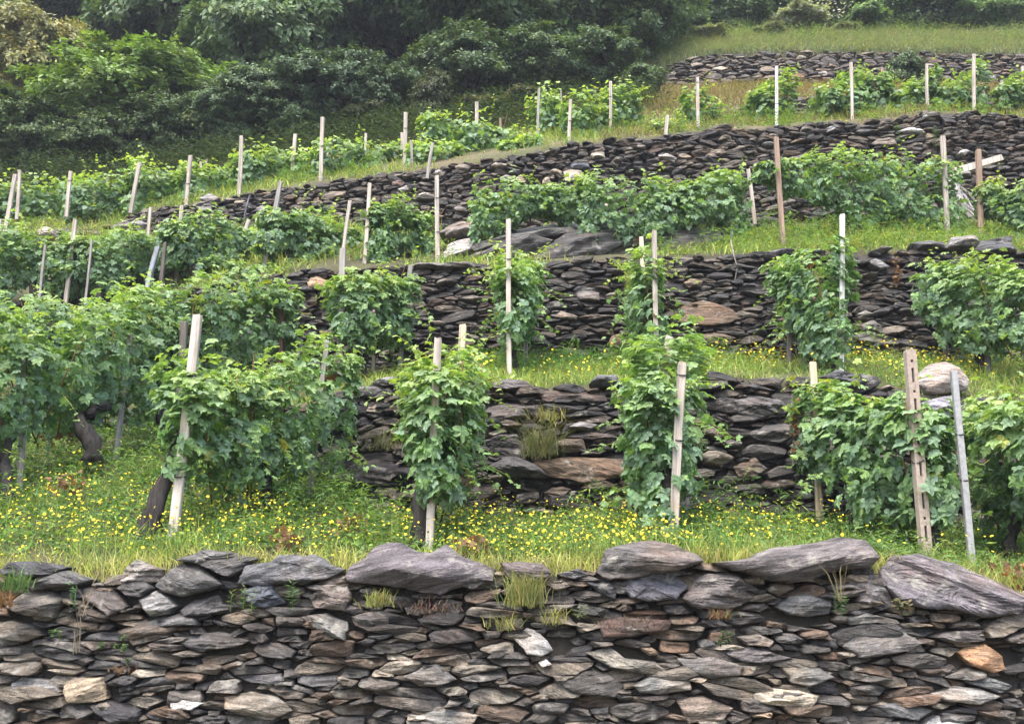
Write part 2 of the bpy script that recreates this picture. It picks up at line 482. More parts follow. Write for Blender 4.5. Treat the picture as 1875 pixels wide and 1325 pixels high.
def stone_geom(poly, n, rings, prot, back, rough, face, d0=0.0, seed=0, gap=0.0, cut=0.2, tilt=(0, 0), ledge=0.35, power=3.0, foli=0.0, facets=5):
    """A stone: outline poly (x, z) on the wall face, a back ring in the wall, a faceted and layered front."""
    rg = np.random.default_rng(seed)
    P0 = np.asarray(poly, float)
    if cut < 0.1:
        p = resample(P0, n)
        for q in P0:
            p[np.argmin(((p - q) ** 2).sum(1))] = q
    else:
        p = resample(chaikin(P0, cut), n)
    c = p.mean(0)
    rel = p - c
    L = np.hypot(rel[:, 0], rel[:, 1])
    k = np.clip(1 - gap / np.maximum(L, 1e-4), 0.3, 1)
    w, h = max(np.ptp(p[:, 0]), .02), max(np.ptp(p[:, 1]), .02)
    size = math.sqrt(w * h)
    fr = 2.2 / size
    jit = 1 + rough * 2.6 * fbm(p[:, 0] * fr * 1.3, p[:, 1] * fr * 2.6, seed, seed, 4)
    rel = rel * (k * jit)[:, None]
    R = np.asarray(rings)[:, None]
    x, z = c[0] + R * rel[:, 0], c[1] + R * rel[:, 1]
    cf, sf = math.cos(foli), math.sin(foli)
    dx, dz = x - c[0], z - c[1]
    al, fl = dx * cf + dz * sf, -dx * sf + dz * cf
    dome = np.full_like(x, prot)
    for _ in range(facets):
        th = rg.uniform(0, 2 * math.pi)
        sl = rg.uniform(0.25, 1.25)
        dome = np.minimum(dome, prot * (1 + rg.uniform(0.0, 0.6)) - sl * prot * (math.cos(th) * al / (w / 2) + math.sin(th) * fl / (h / 2)))
    dome = np.maximum(dome, 0.25 * prot) * (1 - R ** power) ** 0.3
    nz = fbm(al * fr * .9, fl * fr * 2.6, seed * 3.1, seed + 5, 3)
    st = fbm(al * fr * .3, fl * fr * 1.2, seed * 1.7, seed + 9, 3) * (16.0 if n > 60 else 8.0)
    led = (np.floor(st) + np.clip((st - np.floor(st)) * 2.6 - .8, 0, 1)) / (7.0 if n > 60 else 4.0)
    d = d0 + dome + tilt[0] * dx + tilt[1] * dz + prot * (rough * 4.5 * nz + ledge * led) * (1 - 0.4 * R ** 4)
    yb = face(c[0] + rel[:, 0] * .86, c[1] + rel[:, 1] * .86) + back
    V0 = np.stack([c[0] + rel[:, 0] * .86, yb, c[1] + rel[:, 1] * .86], 1)
    V1 = np.stack([x, face(x, z) - d, z], -1)
    V = np.concatenate([V0, V1.reshape(-1, 3), V1[-1].mean(0)[None]])
    m = len(rings) + 1
    i, j = np.meshgrid(np.arange(m - 1), np.arange(n), indexing='ij')
    j2 = (j + 1) % n
    F = np.stack([i * n + j, i * n + j2, (i + 1) * n + j2, (i + 1) * n + j], -1).reshape(-1, 4)
    kk = np.arange(n)
    T = np.stack([(m - 1) * n + kk, (m - 1) * n + (kk + 1) % n, np.full(n, m * n)], 1)
    return V, F, T

def power_cells(seeds, w, box, K=22):
    """Power diagram of weighted seeds by clipping a box with the bisectors of the K nearest."""
    cells = []
    n = len(seeds)
    for i in range(n):
        d = seeds - seeds[i]
        d2 = (d ** 2).sum(1)
        near = np.argsort(d2 - w)[:K + 1]
        R = 1.2
        poly = [(seeds[i, 0] - R, seeds[i, 1] - R), (seeds[i, 0] + R, seeds[i, 1] - R), (seeds[i, 0] + R, seeds[i, 1] + R), (seeds[i, 0] - R, seeds[i, 1] + R)]
        for j in near:
            if j == i: continue
            a, b = d[j]
            cc = (d2[j] + w[i] - w[j]) / 2 + a * seeds[i, 0] + b * seeds[i, 1]
            out = []
            m = len(poly)
            for q in range(m):
                p0, p1 = poly[q], poly[(q + 1) % m]
                s0, s1 = a * p0[0] + b * p0[1] - cc, a * p1[0] + b * p1[1] - cc
                if s0 <= 0: out.append(p0)
                if (s0 < 0) != (s1 < 0) and s0 != s1:
                    t = s0 / (s0 - s1)
                    out.append((p0[0] + t * (p1[0] - p0[0]), p0[1] + t * (p1[1] - p0[1])))
            poly = out
            if len(poly) < 3: break
        cells.append(poly if len(poly) >= 3 else None)
    return cells

STONE_TINTS = [((0.075, 0.074, 0.076), 5), ((0.100, 0.096, 0.094), 5), ((0.055, 0.055, 0.060), 4), ((0.125, 0.112, 0.096), 4), ((0.150, 0.140, 0.125), 2.5),
               ((0.085, 0.088, 0.097), 1.2), ((0.110, 0.085, 0.068), 3.0), ((0.24, 0.225, 0.20), 1.0), ((0.36, 0.33, 0.29), 0.45)]
_tw = np.array([t[1] for t in STONE_TINTS], float); _tw /= _tw.sum()
def stone_tint(rng, lift=1.0, pale=1.0):
    w = _tw.copy()
    w[7:] *= pale
    w /= w.sum()
    return np.array(STONE_TINTS[rng.choice(len(STONE_TINTS), p=w)][0]) * rng.uniform(0.75, 1.25) * lift * .78 * np.array((1.07, 1.0, 0.90))

ORANGE = (0.44, 0.26, 0.145); TAN = (0.40, 0.32, 0.225); WHITE = (0.62, 0.60, 0.57); CREAM = (0.52, 0.46, 0.36); GREYP = (0.26, 0.25, 0.24); BLUEG = (0.12, 0.13, 0.16)
BROWN = (0.15, 0.105, 0.07); DARK = (0.065, 0.063, 0.066); PURP = (0.16, 0.14, 0.145); MID = (0.11, 0.105, 0.10)

def wall(label, B, T, x0, x1, sizes, an, n, rings, seed, mat, hand=(), lift=1.0, pale=1.0, gap=0.014, prot=(0.04, 0.09), top_extra=0.02, zmin=None, rough=0.055, split_h=0.11):
    rng = np.random.default_rng(seed)
    xm = 0.5 * (x0 + x1)
    root = empty('stone_wall', (xm, float(B.Y(xm)), float(B.Z(xm))))
    tag(root, label, 'stone wall', 'dry stone terrace walls')
    loc = np.array(root.location)
    def face(x, z):
        zb, zt = B.Z(x), T.Z(x)
        t = np.clip((z - zb) / np.maximum(zt - zb, 0.05), -0.2, 1.3)
        return B.Y(x) + (T.Y(x) - B.Y(x)) * t
    # earth behind the stones
    xs = np.linspace(x0, x1, 160)
    cols = []
    for t in (0, .5, 1):
        z = B.Z(xs) * (1 - t) + T.Z(xs) * t - (0.25 if t == 0 else 0.03 if t == 1 else 0)
        y = B.Y(xs) + (T.Y(xs) - B.Y(xs)) * t + 0.045
        cols.append(np.stack([xs, y, z], 1))
    cols.append(np.stack([xs, T.Y(xs) + 0.5, T.Z(xs) - 0.03], 1))
    V = np.stack(cols, 1).reshape(-1, 3)
    i, j = np.meshgrid(np.arange(len(xs) - 1), np.arange(3), indexing='ij')
    a = (i * 4 + j).ravel()
    obj('earth_fill', make_mesh('earth_fill', V - loc, [np.stack([a, a + 4, a + 5, a + 1], 1)], None, True, M_EARTH), root)
    # hand laid stones traced from the photograph
    hands = []
    for h in hand:
        pts = h[0]
        P = []
        for (px, py) in pts:
            y = float(B.Y(0) + T.Y(0)) / 2
            for _ in range(4):
                w_ = at(px, py, y)
                y = float(face(w_[0], w_[2]))
            P.append((w_[0], w_[2]))
        hands.append((np.array(P), h))
    def in_hand(p, scale=0.93):
        for P, h in hands:
            c = P.mean(0)
            q = c + (P - c) * scale
            x, z = p
            ins = False
            for a_ in range(len(q)):
                b_ = (a_ + 1) % len(q)
                if (q[a_, 1] > z) != (q[b_, 1] > z) and x < (q[b_, 0] - q[a_, 0]) * (z - q[a_, 1]) / (q[b_, 1] - q[a_, 1] + 1e-12) + q[a_, 0]:
                    ins = not ins
            if ins: return True
        return False
    # seeds, large ones first
    zlo = float(B.Z(np.linspace(x0, x1, 50)).min()) - 0.3
    if zmin is not None: zlo = zmin
    zhi = float(T.Z(np.linspace(x0, x1, 50)).max()) + 0.3
    area = (x1 - x0) * (zhi - zlo) * an
    S = np.zeros((0, 2)); Rr = np.zeros(0)
    for r, frac, tries in sizes:
        cnt = int(area / (math.pi * r * r) * frac)
        added = 0
        xa = rng.uniform(x0, x1, int(cnt * tries)); za = rng.uniform(zlo, zhi, int(cnt * tries))
        ba, ta = B.Z(xa), T.Z(xa)
        ok = (za > ba - 0.3) & (za < ta + 0.35) & (ta - ba > 0.06)
        for x, z in zip(xa[ok], za[ok]):
            if added >= cnt: break
            q = np.array([x, z * an])
            if len(S) and np.any(((S - q) ** 2).sum(1) < (Rr + r) ** 2 * 0.80): continue
            S = np.vstack([S, q]); Rr = np.append(Rr, r); added += 1
    cells = power_cells(S, (Rr * 1.0) ** 2, None)
    stones = []
    for sd, r, cell in zip(S, Rr, cells):
        if cell is None: continue
        x, z = sd[0], sd[1] / an
        zb, zt = float(B.Z(x)), float(T.Z(x))
        if z > zt + top_extra or z < zb - 0.15 or zt - zb < 0.08: continue
        if zmin is not None and z < zmin + 0.05: continue
        p = np.array(cell); p[:, 1] /= an
        if np.ptp(p[:, 0]) > 1.6 or np.ptp(p[:, 1]) > 0.7: 
            c = p.mean(0); p = c + np.clip(p - c, [-0.6, -0.2], [0.6, 0.2])
        c = p.mean(0)
        if in_hand(c, 0.80): continue
        # waviness of the courses
        p[:, 1] += 0.05 * fbm(p[:, 0] * 1.3, p[:, 1] * 1.0, 3, seed) * 2
        ang = rng.normal(0.0, 0.09)
        rel = p - c
        p = c + np.stack([rel[:, 0] * math.cos(ang) - rel[:, 1] * math.sin(ang), rel[:, 0] * math.sin(ang) + rel[:, 1] * math.cos(ang)], 1)
        pieces = [p]
        wd, ht = np.ptp(p[:, 0]), np.ptp(p[:, 1])
        if ht > split_h and rng.random() < 0.75:
            def cut_poly(q, a, off, sign):
                dv = sign * (-math.sin(a) * (q[:, 0] - c[0]) + math.cos(a) * (q[:, 1] - c[1]) - off)
                out = []
                for u in range(len(q)):
                    v = (u + 1) % len(q)
                    if dv[u] >= 0: out.append(q[u])
                    if dv[u] * dv[v] < 0: out.append(q[u] + (q[v] - q[u]) * dv[u] / (dv[u] - dv[v]))
                return np.array(out)
            a_c = rng.normal(0.0, 0.16); off = rng.uniform(-.18, .18) * ht
            pieces = [q for q in (cut_poly(p, a_c, off, 1), cut_poly(p, a_c, off, -1)) if len(q) >= 3 and np.ptp(q[:, 1]) > .015]
        if rng.random() < 0.45:
            out_ = []
            for q in pieces:
                Lx = np.ptp(q[:, 0]) / 2; c = q.mean(0)
                for sg in (1, -1):
                    if rng.random() < .65:
                        a_v = math.pi / 2 + rng.normal(0, .35)
                        q2 = np.array([])
                        off = -Lx * rng.uniform(.55, .85)
                        dv = (-math.sin(a_v) * (q[:, 0] - c[0]) * sg + math.cos(a_v) * (q[:, 1] - c[1]) - off)
                        o2 = []
                        for u in range(len(q)):
                            v = (u + 1) % len(q)
                            if dv[u] >= 0: o2.append(q[u])
                            if dv[u] * dv[v] < 0: o2.append(q[u] + (q[v] - q[u]) * dv[u] / (dv[u] - dv[v]))
                        if len(o2) >= 3: q = np.array(o2)
                out_.append(q)
            pieces = out_
        for p in pieces:
          small = np.ptp(p[:, 0]) < 0.16
          nn = max(10, int(n * (0.6 if small else 1)))
          Vs, F, Tt = stone_geom(p, nn, rings, rng.uniform(*prot), 0.16, rough, face, rng.uniform(-0.035, 0.035), int(rng.integers(1, 9999)),
                                 gap * rng.uniform(0.6, 1.3), rng.uniform(0.02, 0.13), (rng.normal(0, 0.20), rng.normal(-0.16, 0.32)), rng.uniform(0.3, 1.0), rng.uniform(12, 30), rng.normal(0, 0.25), int(rng.integers(2, 6)))
          stones.append((np.ptp(p[:, 0]) * np.ptp(p[:, 1]), Vs, F, Tt, stone_tint(rng, lift, pale), mat, 'stone', None))
    for P, h in hands:
        tint, pr = np.array(h[1]) * .80, h[2]
        extra = h[3] if len(h) > 3 else {}
        big = np.ptp(P[:, 0])
        nn = 76 if big > 0.6 else 40
        rg = (1, .985, .95, .9, .84, .77, .70, .62, .54, .46, .38, .3, .2, .1) if big > 0.6 else (1, .97, .92, .83, .7, .5, .25)
        ry = extra.get('rough', 0.12 if big > .6 else .085)
        Vs, F, Tt = stone_geom(P, nn, rg, pr, 0.30 if big > .6 else 0.16, ry, face, extra.get('d0', 0.065), int(rng.integers(1, 9999)), 0.004, 0.07,
                               (0, extra.get('tilt', -0.25)), extra.get('ledge', 1.3 if big > .6 else 0.9), extra.get('power', 9), extra.get('foli', 0.0), extra.get('facets', 10))
        stones.append((1e3 + big, Vs, F, Tt, tint, extra.get('mat', mat), extra.get('name', 'stone'), extra.get('label')))
    # which show largest in the picture become parts of their own
    def seen(s):
        px = to_px(s[1][-1:] )[0]
        return s[0] * (1.0 if (-10 < px[0] < 1885 and -10 < px[1] < 1335) else 0.02)
    stones.sort(key=seen, reverse=True)
    rest = MB()
    for q, (a_, Vs, F, Tt, tint, mt, nm, lab) in enumerate(stones):
        if q < 300:
            c = Vs.mean(0)
            o = obj(nm, make_mesh(nm, Vs - c, [F, Tt], tint, False, mt), root, (c - loc).tolist())
            if lab: o['label'] = lab
        else:
            rest.add(Vs, [F, Tt], tint)
    if rest.n:
        o = obj('small_stones', rest.mesh('small_stones', mat, False, loc), root)
        o['kind'] = 'stuff'
    import time; print("T", time.perf_counter(), label, len(stones))
    return root, face

def zm(ox, oy, pts, s=640 / 1875.0):
    """Points read off an enlarged crop of the photograph."""
    return [(ox + x * s, oy + y * s) for x, y in pts]

cap = 'capstone'
z1 = lambda *p: zm(0, 875, p)
z2 = lambda *p: zm(620, 875, p)
z3 = lambda *p: zm(1235, 875, p)
hand1 = [
    (z1((10, 500), (80, 450), (250, 445), (410, 480), (330, 520), (190, 540), (60, 530)), DARK, 0.12, dict(name=cap)),
    (z1((170, 570), (230, 500), (400, 492), (520, 545), (480, 575), (330, 590), (200, 605)), MID, 0.12, dict(name=cap)),
    (z1((650, 530), (690, 470), (750, 435), (905, 490), (880, 555), (770, 570), (670, 555)), GREYP, 0.12, dict(name=cap)),
    (z1((850, 575), (930, 490), (1010, 438), (1090, 460), (1225, 570), (1130, 615), (1000, 640), (900, 610)), MID, 0.14, dict(name=cap)),
    (z1((965, 440), (1110, 380), (1250, 392), (1400, 430), (1340, 480), (1250, 530), (1180, 510), (1080, 465)), MID, 0.13, dict(name=cap)),
    (z1((1280, 530), (1330, 470), (1460, 445), (1500, 412), (1700, 405), (1870, 490), (1750, 548), (1600, 562), (1400, 580), (1300, 562)), (0.13, 0.13, 0.135), 0.15, dict(name=cap, foli=-0.15, ledge=.8)),
    (z1((60, 690), (150, 610), (300, 608), (375, 650), (330, 752), (200, 735), (100, 705)), (0.16, 0.145, 0.125), 0.11),
    (z1((440, 610), (550, 575), (640, 600), (712, 690), (640, 742), (560, 695), (460, 650)), (0.13, 0.11, 0.10), 0.10, dict(foli=-0.5)),
    (z1((645, 590), (700, 540), (800, 545), (850, 590), (790, 640), (700, 635)), MID, 0.09),
    (z1((760, 645), (860, 598), (930, 640), (972, 685), (930, 732), (840, 742)), GREYP, 0.10),
    (z1((978, 712), (1060, 650), (1190, 622), (1230, 700), (1130, 738), (1010, 742)), (0.12, 0.12, 0.125), 0.10, dict(foli=.3)),
    (z1((1310, 605), (1400, 570), (1485, 570), (1545, 672), (1450, 702), (1370, 692)), BLUEG, 0.11, dict(foli=.4)),
    (z1((1670, 640), (1740, 570), (1870, 550), (1900, 640), (1860, 710), (1700, 700)), (0.17, 0.14, 0.12), 0.12),
    (z1((0, 770), (100, 760), (230, 790), (260, 840), (160, 880), (20, 860)), (0.15, 0.135, 0.11), 0.07),
    (z1((940, 870), (1080, 830), (1200, 815), (1360, 870), (1280, 905), (1100, 930)), MID, 0.09),
    (z1((640, 820), (760, 765), (900, 760), (980, 800), (900, 860), (740, 895)), (0.14, 0.12, 0.10), 0.08),
    (z1((1610, 740), (1760, 720), (1880, 770), (1870, 870), (1760, 850)), (0.15, 0.145, 0.135), 0.07, dict(foli=-0.5)),
    (z1((368, 1085), (415, 1060), (570, 1062), (608, 1180), (540, 1198), (400, 1202), (362, 1150)), TAN, 0.09, dict(mat=M_PALE, power=4, ledge=.1, label='tan blocky stone')),
    (z1((80, 1095), (150, 1060), (290, 1080), (352, 1140), (250, 1172), (110, 1132)), (0.22, 0.215, 0.21), 0.06),
    (z1((1213, 1165), (1350, 1138), (1500, 1168), (1585, 1240), (1480, 1292), (1300, 1262), (1215, 1225)), (0.25, 0.215, 0.17), 0.08),
    (z1((922, 1195), (1000, 1173), (1112, 1200), (1050, 1238), (940, 1238)), WHITE, 0.05, dict(mat=M_PALE, ledge=.2, label='white quartz stone')),
    (z1((490, 1210), (620, 1190), (790, 1235), (760, 1300), (640, 1310), (560, 1260)), DARK, 0.09),
    (z2((30, 545), (70, 480), (120, 425), (230, 360), (350, 348), (420, 390), (500, 397), (580, 358), (690, 420), (830, 490), (822, 550), (700, 575), (560, 632), (420, 605), (280, 595), (120, 562)), PURP, 0.20, dict(name=cap, power=2, ledge=.35, label='large twin-humped boulder')),
    (z2((870, 455), (960, 443), (1090, 455), (1140, 510), (1100, 565), (900, 550)), (0.12, 0.095, 0.09), 0.12, dict(name=cap)),
    (z2((1390, 440), (1450, 385), (1540, 340), (1680, 332), (1780, 350), (1900, 400), (1960, 450), (1800, 500), (1560, 545), (1440, 548), (1385, 500)), (0.14, 0.13, 0.125), 0.18, dict(name=cap, ledge=.6)),
    (z2((1500, 565), (1600, 500), (1760, 478), (1875, 580), (1800, 655), (1650, 662), (1560, 640)), (0.15, 0.145, 0.165), 0.15, dict(foli=.5, ledge=.9)),
    (z2((1320, 560), (1345, 535), (1410, 520), (1492, 590), (1475, 655), (1380, 612)), DARK, 0.10),
    (z2((928, 850), (1010, 798), (1070, 820), (1125, 870), (1155, 920), (1080, 958), (1010, 942)), WHITE, 0.07, dict(mat=M_PALE, ledge=.3, label='white quartz stone')),
    (z2((1068, 985), (1110, 960), (1145, 995), (1090, 1012)), WHITE, 0.04, dict(mat=M_PALE)),
    (z2((1160, 515), (1290, 480), (1335, 520), (1250, 548)), (0.17, 0.165, 0.16), 0.10, dict(name=cap)),
    (z2((1100, 560), (1200, 545), (1250, 580), (1170, 610)), (0.2, 0.17, 0.14), 0.07),
    (z2((355, 1060), (450, 1005), (540, 988), (645, 1075), (560, 1112), (440, 1108)), (0.17, 0.17, 0.165), 0.08),
    (z2((1560, 1105), (1660, 1058), (1870, 1050), (1885, 1130), (1700, 1158), (1600, 1142)), (0.22, 0.22, 0.205), 0.07),
    (z2((1140, 1080), (1250, 1035), (1440, 1030), (1540, 1110), (1480, 1170), (1250, 1150)), (0.10, 0.09, 0.08), 0.08),
    (z2((380, 1260), (540, 1215), (760, 1265), (720, 1320), (520, 1315)), (0.27, 0.265, 0.245), 0.06),
    (z2((70, 740), (180, 710), (280, 745), (270, 800), (120, 800)), (0.13, 0.12, 0.115), 0.08),
    (z2((1380, 770), (1500, 740), (1780, 760), (1760, 810), (1560, 855), (1400, 850)), (0.10, 0.072, 0.066), 0.08),
    (z2((1310, 930), (1450, 900), (1530, 960), (1690, 980), (1760, 1040), (1640, 1045), (1440, 1010)), (0.30, 0.275, 0.23), 0.06, dict(mat=M_PALE)),
    (z3((190, 455), (380, 430), (500, 380), (700, 350), (870, 318), (1000, 338), (1075, 430), (1040, 482), (850, 505), (700, 555), (580, 572), (420, 532), (250, 505)), (0.16, 0.14, 0.135), 0.20, dict(name=cap, foli=.25, ledge=.8, label='long low purplish slab')),
    (z3((1085, 500), (1180, 430), (1300, 403), (1450, 430), (1600, 490), (1700, 540), (1830, 600), (1890, 650), (1800, 735), (1600, 742), (1400, 705), (1250, 692), (1150, 650), (1110, 560)), (0.155, 0.14, 0.15), 0.22, dict(name=cap, foli=-.45, ledge=.9, power=2, label='big domed boulder with pale streaks')),
    (z3((30, 645), (70, 570), (120, 518), (240, 498), (350, 530), (455, 600), (400, 672), (250, 715), (120, 702)), (0.16, 0.145, 0.14), 0.14),
    (z3((908, 535), (1000, 492), (1082, 530), (1165, 690), (1080, 712), (960, 665)), (0.15, 0.14, 0.14), 0.10, dict(foli=-.9)),
    (z3((525, 690), (600, 630), (720, 608), (835, 650), (820, 722), (700, 748), (590, 732)), (0.13, 0.13, 0.13), 0.10),
    (z3((885, 900), (970, 830), (1100, 798), (1220, 820), (1305, 880), (1230, 922), (1050, 955), (950, 962)), (0.18, 0.18, 0.18), 0.10),
    (z3((1496, 930), (1560, 888), (1650, 882), (1735, 950), (1745, 1020), (1680, 1045), (1560, 1002)), ORANGE, 0.09, dict(mat=M_PALE, power=2.2, ledge=.1, rough=.02, label='rounded orange stone')),
    (z3((395, 1160), (480, 1118), (650, 1130), (758, 1160), (722, 1218), (560, 1218), (425, 1192)), CREAM, 0.06, dict(mat=M_PALE, label='cream coloured quartz stone')),
    (z3((555, 1010), (640, 982), (760, 1010), (845, 1062), (700, 1112), (610, 1090)), (0.24, 0.23, 0.21), 0.07),
    (z3((1355, 1150), (1480, 1108), (1620, 1120), (1725, 1165), (1600, 1208), (1430, 1192)), (0.28, 0.28, 0.265), 0.06),
    (z3((330, 850), (440, 828), (520, 870), (500, 905), (380, 895)), (0.24, 0.21, 0.18), 0.06),
    (z3((0, 960), (180, 945), (370, 1005), (340, 1050), (180, 1068), (60, 1030)), (0.2, 0.19, 0.18), 0.06),
    (z3((250, 935), (400, 900), (620, 960), (480, 990), (360, 985)), (0.17, 0.155, 0.15), 0.07),
    (z3((900, 750), (1000, 718), (1180, 760), (1210, 795), (1060, 775), (920, 785)), (0.14, 0.14, 0.135), 0.08),
    (z3((1340, 850), (1480, 812), (1640, 815), (1640, 870), (1480, 890)), (0.15, 0.135, 0.13), 0.07),
    (z3((0, 1180), (130, 1155), (310, 1225), (240, 1290), (60, 1310)), (0.22, 0.175, 0.14), 0.07),
    (z3((1280, 1330), (1400, 1262), (1530, 1310), (1520, 1380), (1300, 1380)), WHITE, 0.06, dict(mat=M_PALE)),
    (z3((1060, 1215), (1180, 1190), (1370, 1240), (1280, 1290), (1130, 1270)), (0.17, 0.17, 0.17), 0.07),
    (z3((1500, 1060), (1640, 1050), (1800, 1110), (1720, 1150), (1560, 1100)), (0.15, 0.155, 0.15), 0.06),
]
W1, F1 = wall('low dry stone wall along the bottom, capped with big rough boulders', B1, T1, -6.2, 6.2, [(0.27, 0.08, 8), (0.205, 0.26, 10), (0.155, 0.5, 14), (0.11, 0.9, 16), (0.065, 1.8, 16)], 3.3, 28,
              (1, .985, .95, .86, .7, .54, .36, .18), 21, M_ROCK, hand1, 1.25, 1.3, 0.004, (0.04, 0.11), -0.03, 0.42, 0.095, 0.10)

y5 = lambda *p: zm(620, 430, p)
y6 = lambda *p: zm(1235, 430, p)
hand2 = [
    (y5((110, 920), (180, 890), (260, 885), (385, 950), (320, 975), (150, 955)), (0.27, 0.24, 0.20), 0.10),
    (y5((60, 845), (120, 812), (250, 815), (245, 850), (180, 882), (80, 878)), (0.14, 0.13, 0.125), 0.11, dict(name=cap)),
    (y5((180, 800), (260, 765), (330, 770), (300, 815)), GREYP, 0.10, dict(name=cap)),
    (y5((-80, 900), (60, 890), (115, 940), (60, 985), (-60, 980)), DARK, 0.12),
    (y5((765, 990), (800, 925), (900, 900), (1060, 915), (1085, 970), (880, 1005)), (0.12, 0.105, 0.095), 0.13),
    (y5((780, 830), (900, 775), (1010, 790), (1040, 825), (900, 850)), (0.12, 0.105, 0.10), 0.12, dict(name=cap)),
    (y5((700, 1120), (900, 1078), (1015, 1120), (1000, 1192), (800, 1215), (700, 1190)), (0.075, 0.070, 0.068), 0.14),
    (y5((800, 1070), (890, 1033), (905, 1060), (830, 1088)), CREAM, 0.07),
    (y5((905, 1080), (960, 1070), (965, 1095), (915, 1100)), GREYP, 0.06),
    (y5((1225, 1045), (1290, 1003), (1400, 1028), (1335, 1062)), (0.2, 0.19, 0.185), 0.12),
    (y5((1210, 1090), (1300, 1055), (1450, 1075), (1500, 1100), (1350, 1110)), (0.10, 0.09, 0.085), 0.12),
    (y5((780, 1255), (920, 1178), (1050, 1238), (1130, 1305), (950, 1315)), (0.10, 0.095, 0.092), 0.14),
    (y5((1335, 810), (1380, 762), (1490, 752), (1510, 822), (1400, 828)), (0.13, 0.13, 0.13), 0.13, dict(name=cap)),
    (y5((1020, 1225), (1200, 1188), (1530, 1208), (1540, 1300), (1300, 1340), (1120, 1300)), BROWN, 0.12, dict(ledge=.8)),
    (y5((1120, 1140), (1200, 1095), (1310, 1100), (1330, 1170), (1220, 1180)), (0.16, 0.125, 0.09), 0.12),
    (y5((60, 1240), (200, 1205), (330, 1240), (290, 1330), (90, 1330)), DARK, 0.13),
    (y5((1050, 850), (1200, 835), (1440, 850), (1430, 900), (1120, 905)), (0.085, 0.066, 0.056), 0.08),
    (y6((285, 895), (400, 858), (560, 900), (625, 960), (400, 1003), (330, 962)), (0.13, 0.12, 0.115), 0.14, dict(foli=-.2)),
    (y6((375, 1070), (480, 1008), (580, 998), (705, 1070), (560, 1122), (430, 1112)), (0.12, 0.115, 0.11), 0.13),
    (y6((115, 1190), (200, 1148), (312, 1200), (240, 1258), (150, 1232)), (0.24, 0.20, 0.15), 0.12),
    (y6((300, 1245), (420, 1192), (492, 1260), (420, 1312), (330, 1302)), (0.14, 0.12, 0.10), 0.13),
    (y6((120, 1060), (180, 1018), (270, 1085), (220, 1110)), (0.17, 0.13, 0.10), 0.11),
    (y6((765, 770), (850, 733), (960, 758), (1022, 780), (960, 832), (860, 792)), (0.11, 0.11, 0.115), 0.16, dict(name=cap, foli=-.3)),
    (y6((1400, 880), (1480, 860), (1500, 930), (1420, 940)), (0.2, 0.2, 0.22), 0.12),
]
W2, F2 = wall('dark wall of big rough slabs behind the front row of vines', B2, T2, -7.2, 9.4, [(0.38, 0.10, 8), (0.27, 0.26, 10), (0.19, 0.5, 14), (0.125, 0.8, 14), (0.075, 1.2, 12)], 3.0, 24,
              (1, .975, .92, .82, .66, .46, .22), 33, M_ROCK, hand2, 0.66, 0.9, 0.006, (0.06, 0.16), 0.0, None, 0.095, 0.17)

hand3 = [
    (y5((1445, 585), (1460, 550), (1500, 533), (1545, 558), (1548, 600), (1490, 622), (1452, 610)), (0.21, 0.14, 0.095), 0.13, dict(mat=M_PALE, power=2.1, ledge=.1, label='rounded brown stone')),
    (zm(0, 430, [(1652, 265), (1665, 235), (1700, 223), (1762, 248), (1755, 292), (1700, 307), (1660, 292)]), (0.46, 0.30, 0.18), 0.13, dict(mat=M_PALE, power=2.2, ledge=.1, label='rounded orange stone')),
    (zm(0, 430, [(1520, 560), (1540, 533), (1575, 545), (1588, 590), (1560, 625), (1520, 610)]), (0.30, 0.26, 0.22), 0.12, dict(mat=M_PALE, power=2.2)),
    (y6((-10, 400), (150, 348), (300, 398), (352, 460), (200, 502), (30, 492)), BROWN, 0.13, dict(ledge=.8)),
    (y6((80, 560), (180, 515), (330, 560), (280, 600), (120, 600)), (0.16, 0.12, 0.085), 0.11),
    (y6((953, 440), (1010, 400), (1062, 435), (980, 457)), (0.33, 0.32, 0.29), 0.10, dict(mat=M_PALE, power=2.2)),
    (y6((980, 495), (1050, 455), (1112, 480), (1100, 532), (1000, 522)), (0.17, 0.155, 0.14), 0.11),
    (y6((905, 560), (1000, 525), (1180, 560), (1350, 590), (1340, 615), (1050, 590)), (0.14, 0.13, 0.125), 0.10),
    (y6((1020, 160), (1060, 138), (1150, 180), (1100, 198)), GREYP, 0.09),
    (y6((40, 265), (80, 238), (150, 255), (140, 290), (70, 292)), (0.19, 0.135, 0.09), 0.10),
    (y6((490, 95), (560, 80), (660, 95), (620, 120), (520, 118)), DARK, 0.12, dict(name=cap)),
    (y6((1250, 60), (1300, 35), (1440, 40), (1455, 85), (1280, 92)), MID, 0.16, dict(name=cap)),
    (y6((1445, 80), (1475, 22), (1600, 12), (1622, 40), (1590, 75)), GREYP, 0.16, dict(name=cap)),
    (y6((1590, 95), (1630, 40), (1800, 8), (1818, 112), (1650, 122)), (0.09, 0.09, 0.09), 0.18, dict(name=cap, ledge=.8)),
    (y6((1040, 100), (1130, 60), (1165, 75), (1090, 118)), MID, 0.13, dict(name=cap)),
    (y5((1130, 440), (1180, 412), (1285, 445), (1275, 470), (1200, 468)), (0.17, 0.15, 0.13), 0.09),
    (y5((640, 350), (720, 333), (785, 350), (720, 368)), (0.21, 0.185, 0.155), 0.09),
    (y5((395, 185), (420, 160), (700, 155), (740, 180), (560, 195)), (0.2, 0.18, 0.165), 0.14, dict(name=cap)),
    (y5((1425, 335), (1450, 315), (1500, 320), (1500, 350), (1440, 355)), (0.3, 0.27, 0.23), 0.08),
    (y5((1255, 310), (1340, 300), (1400, 320), (1400, 365), (1290, 360)), (0.13, 0.12, 0.115), 0.09),
]
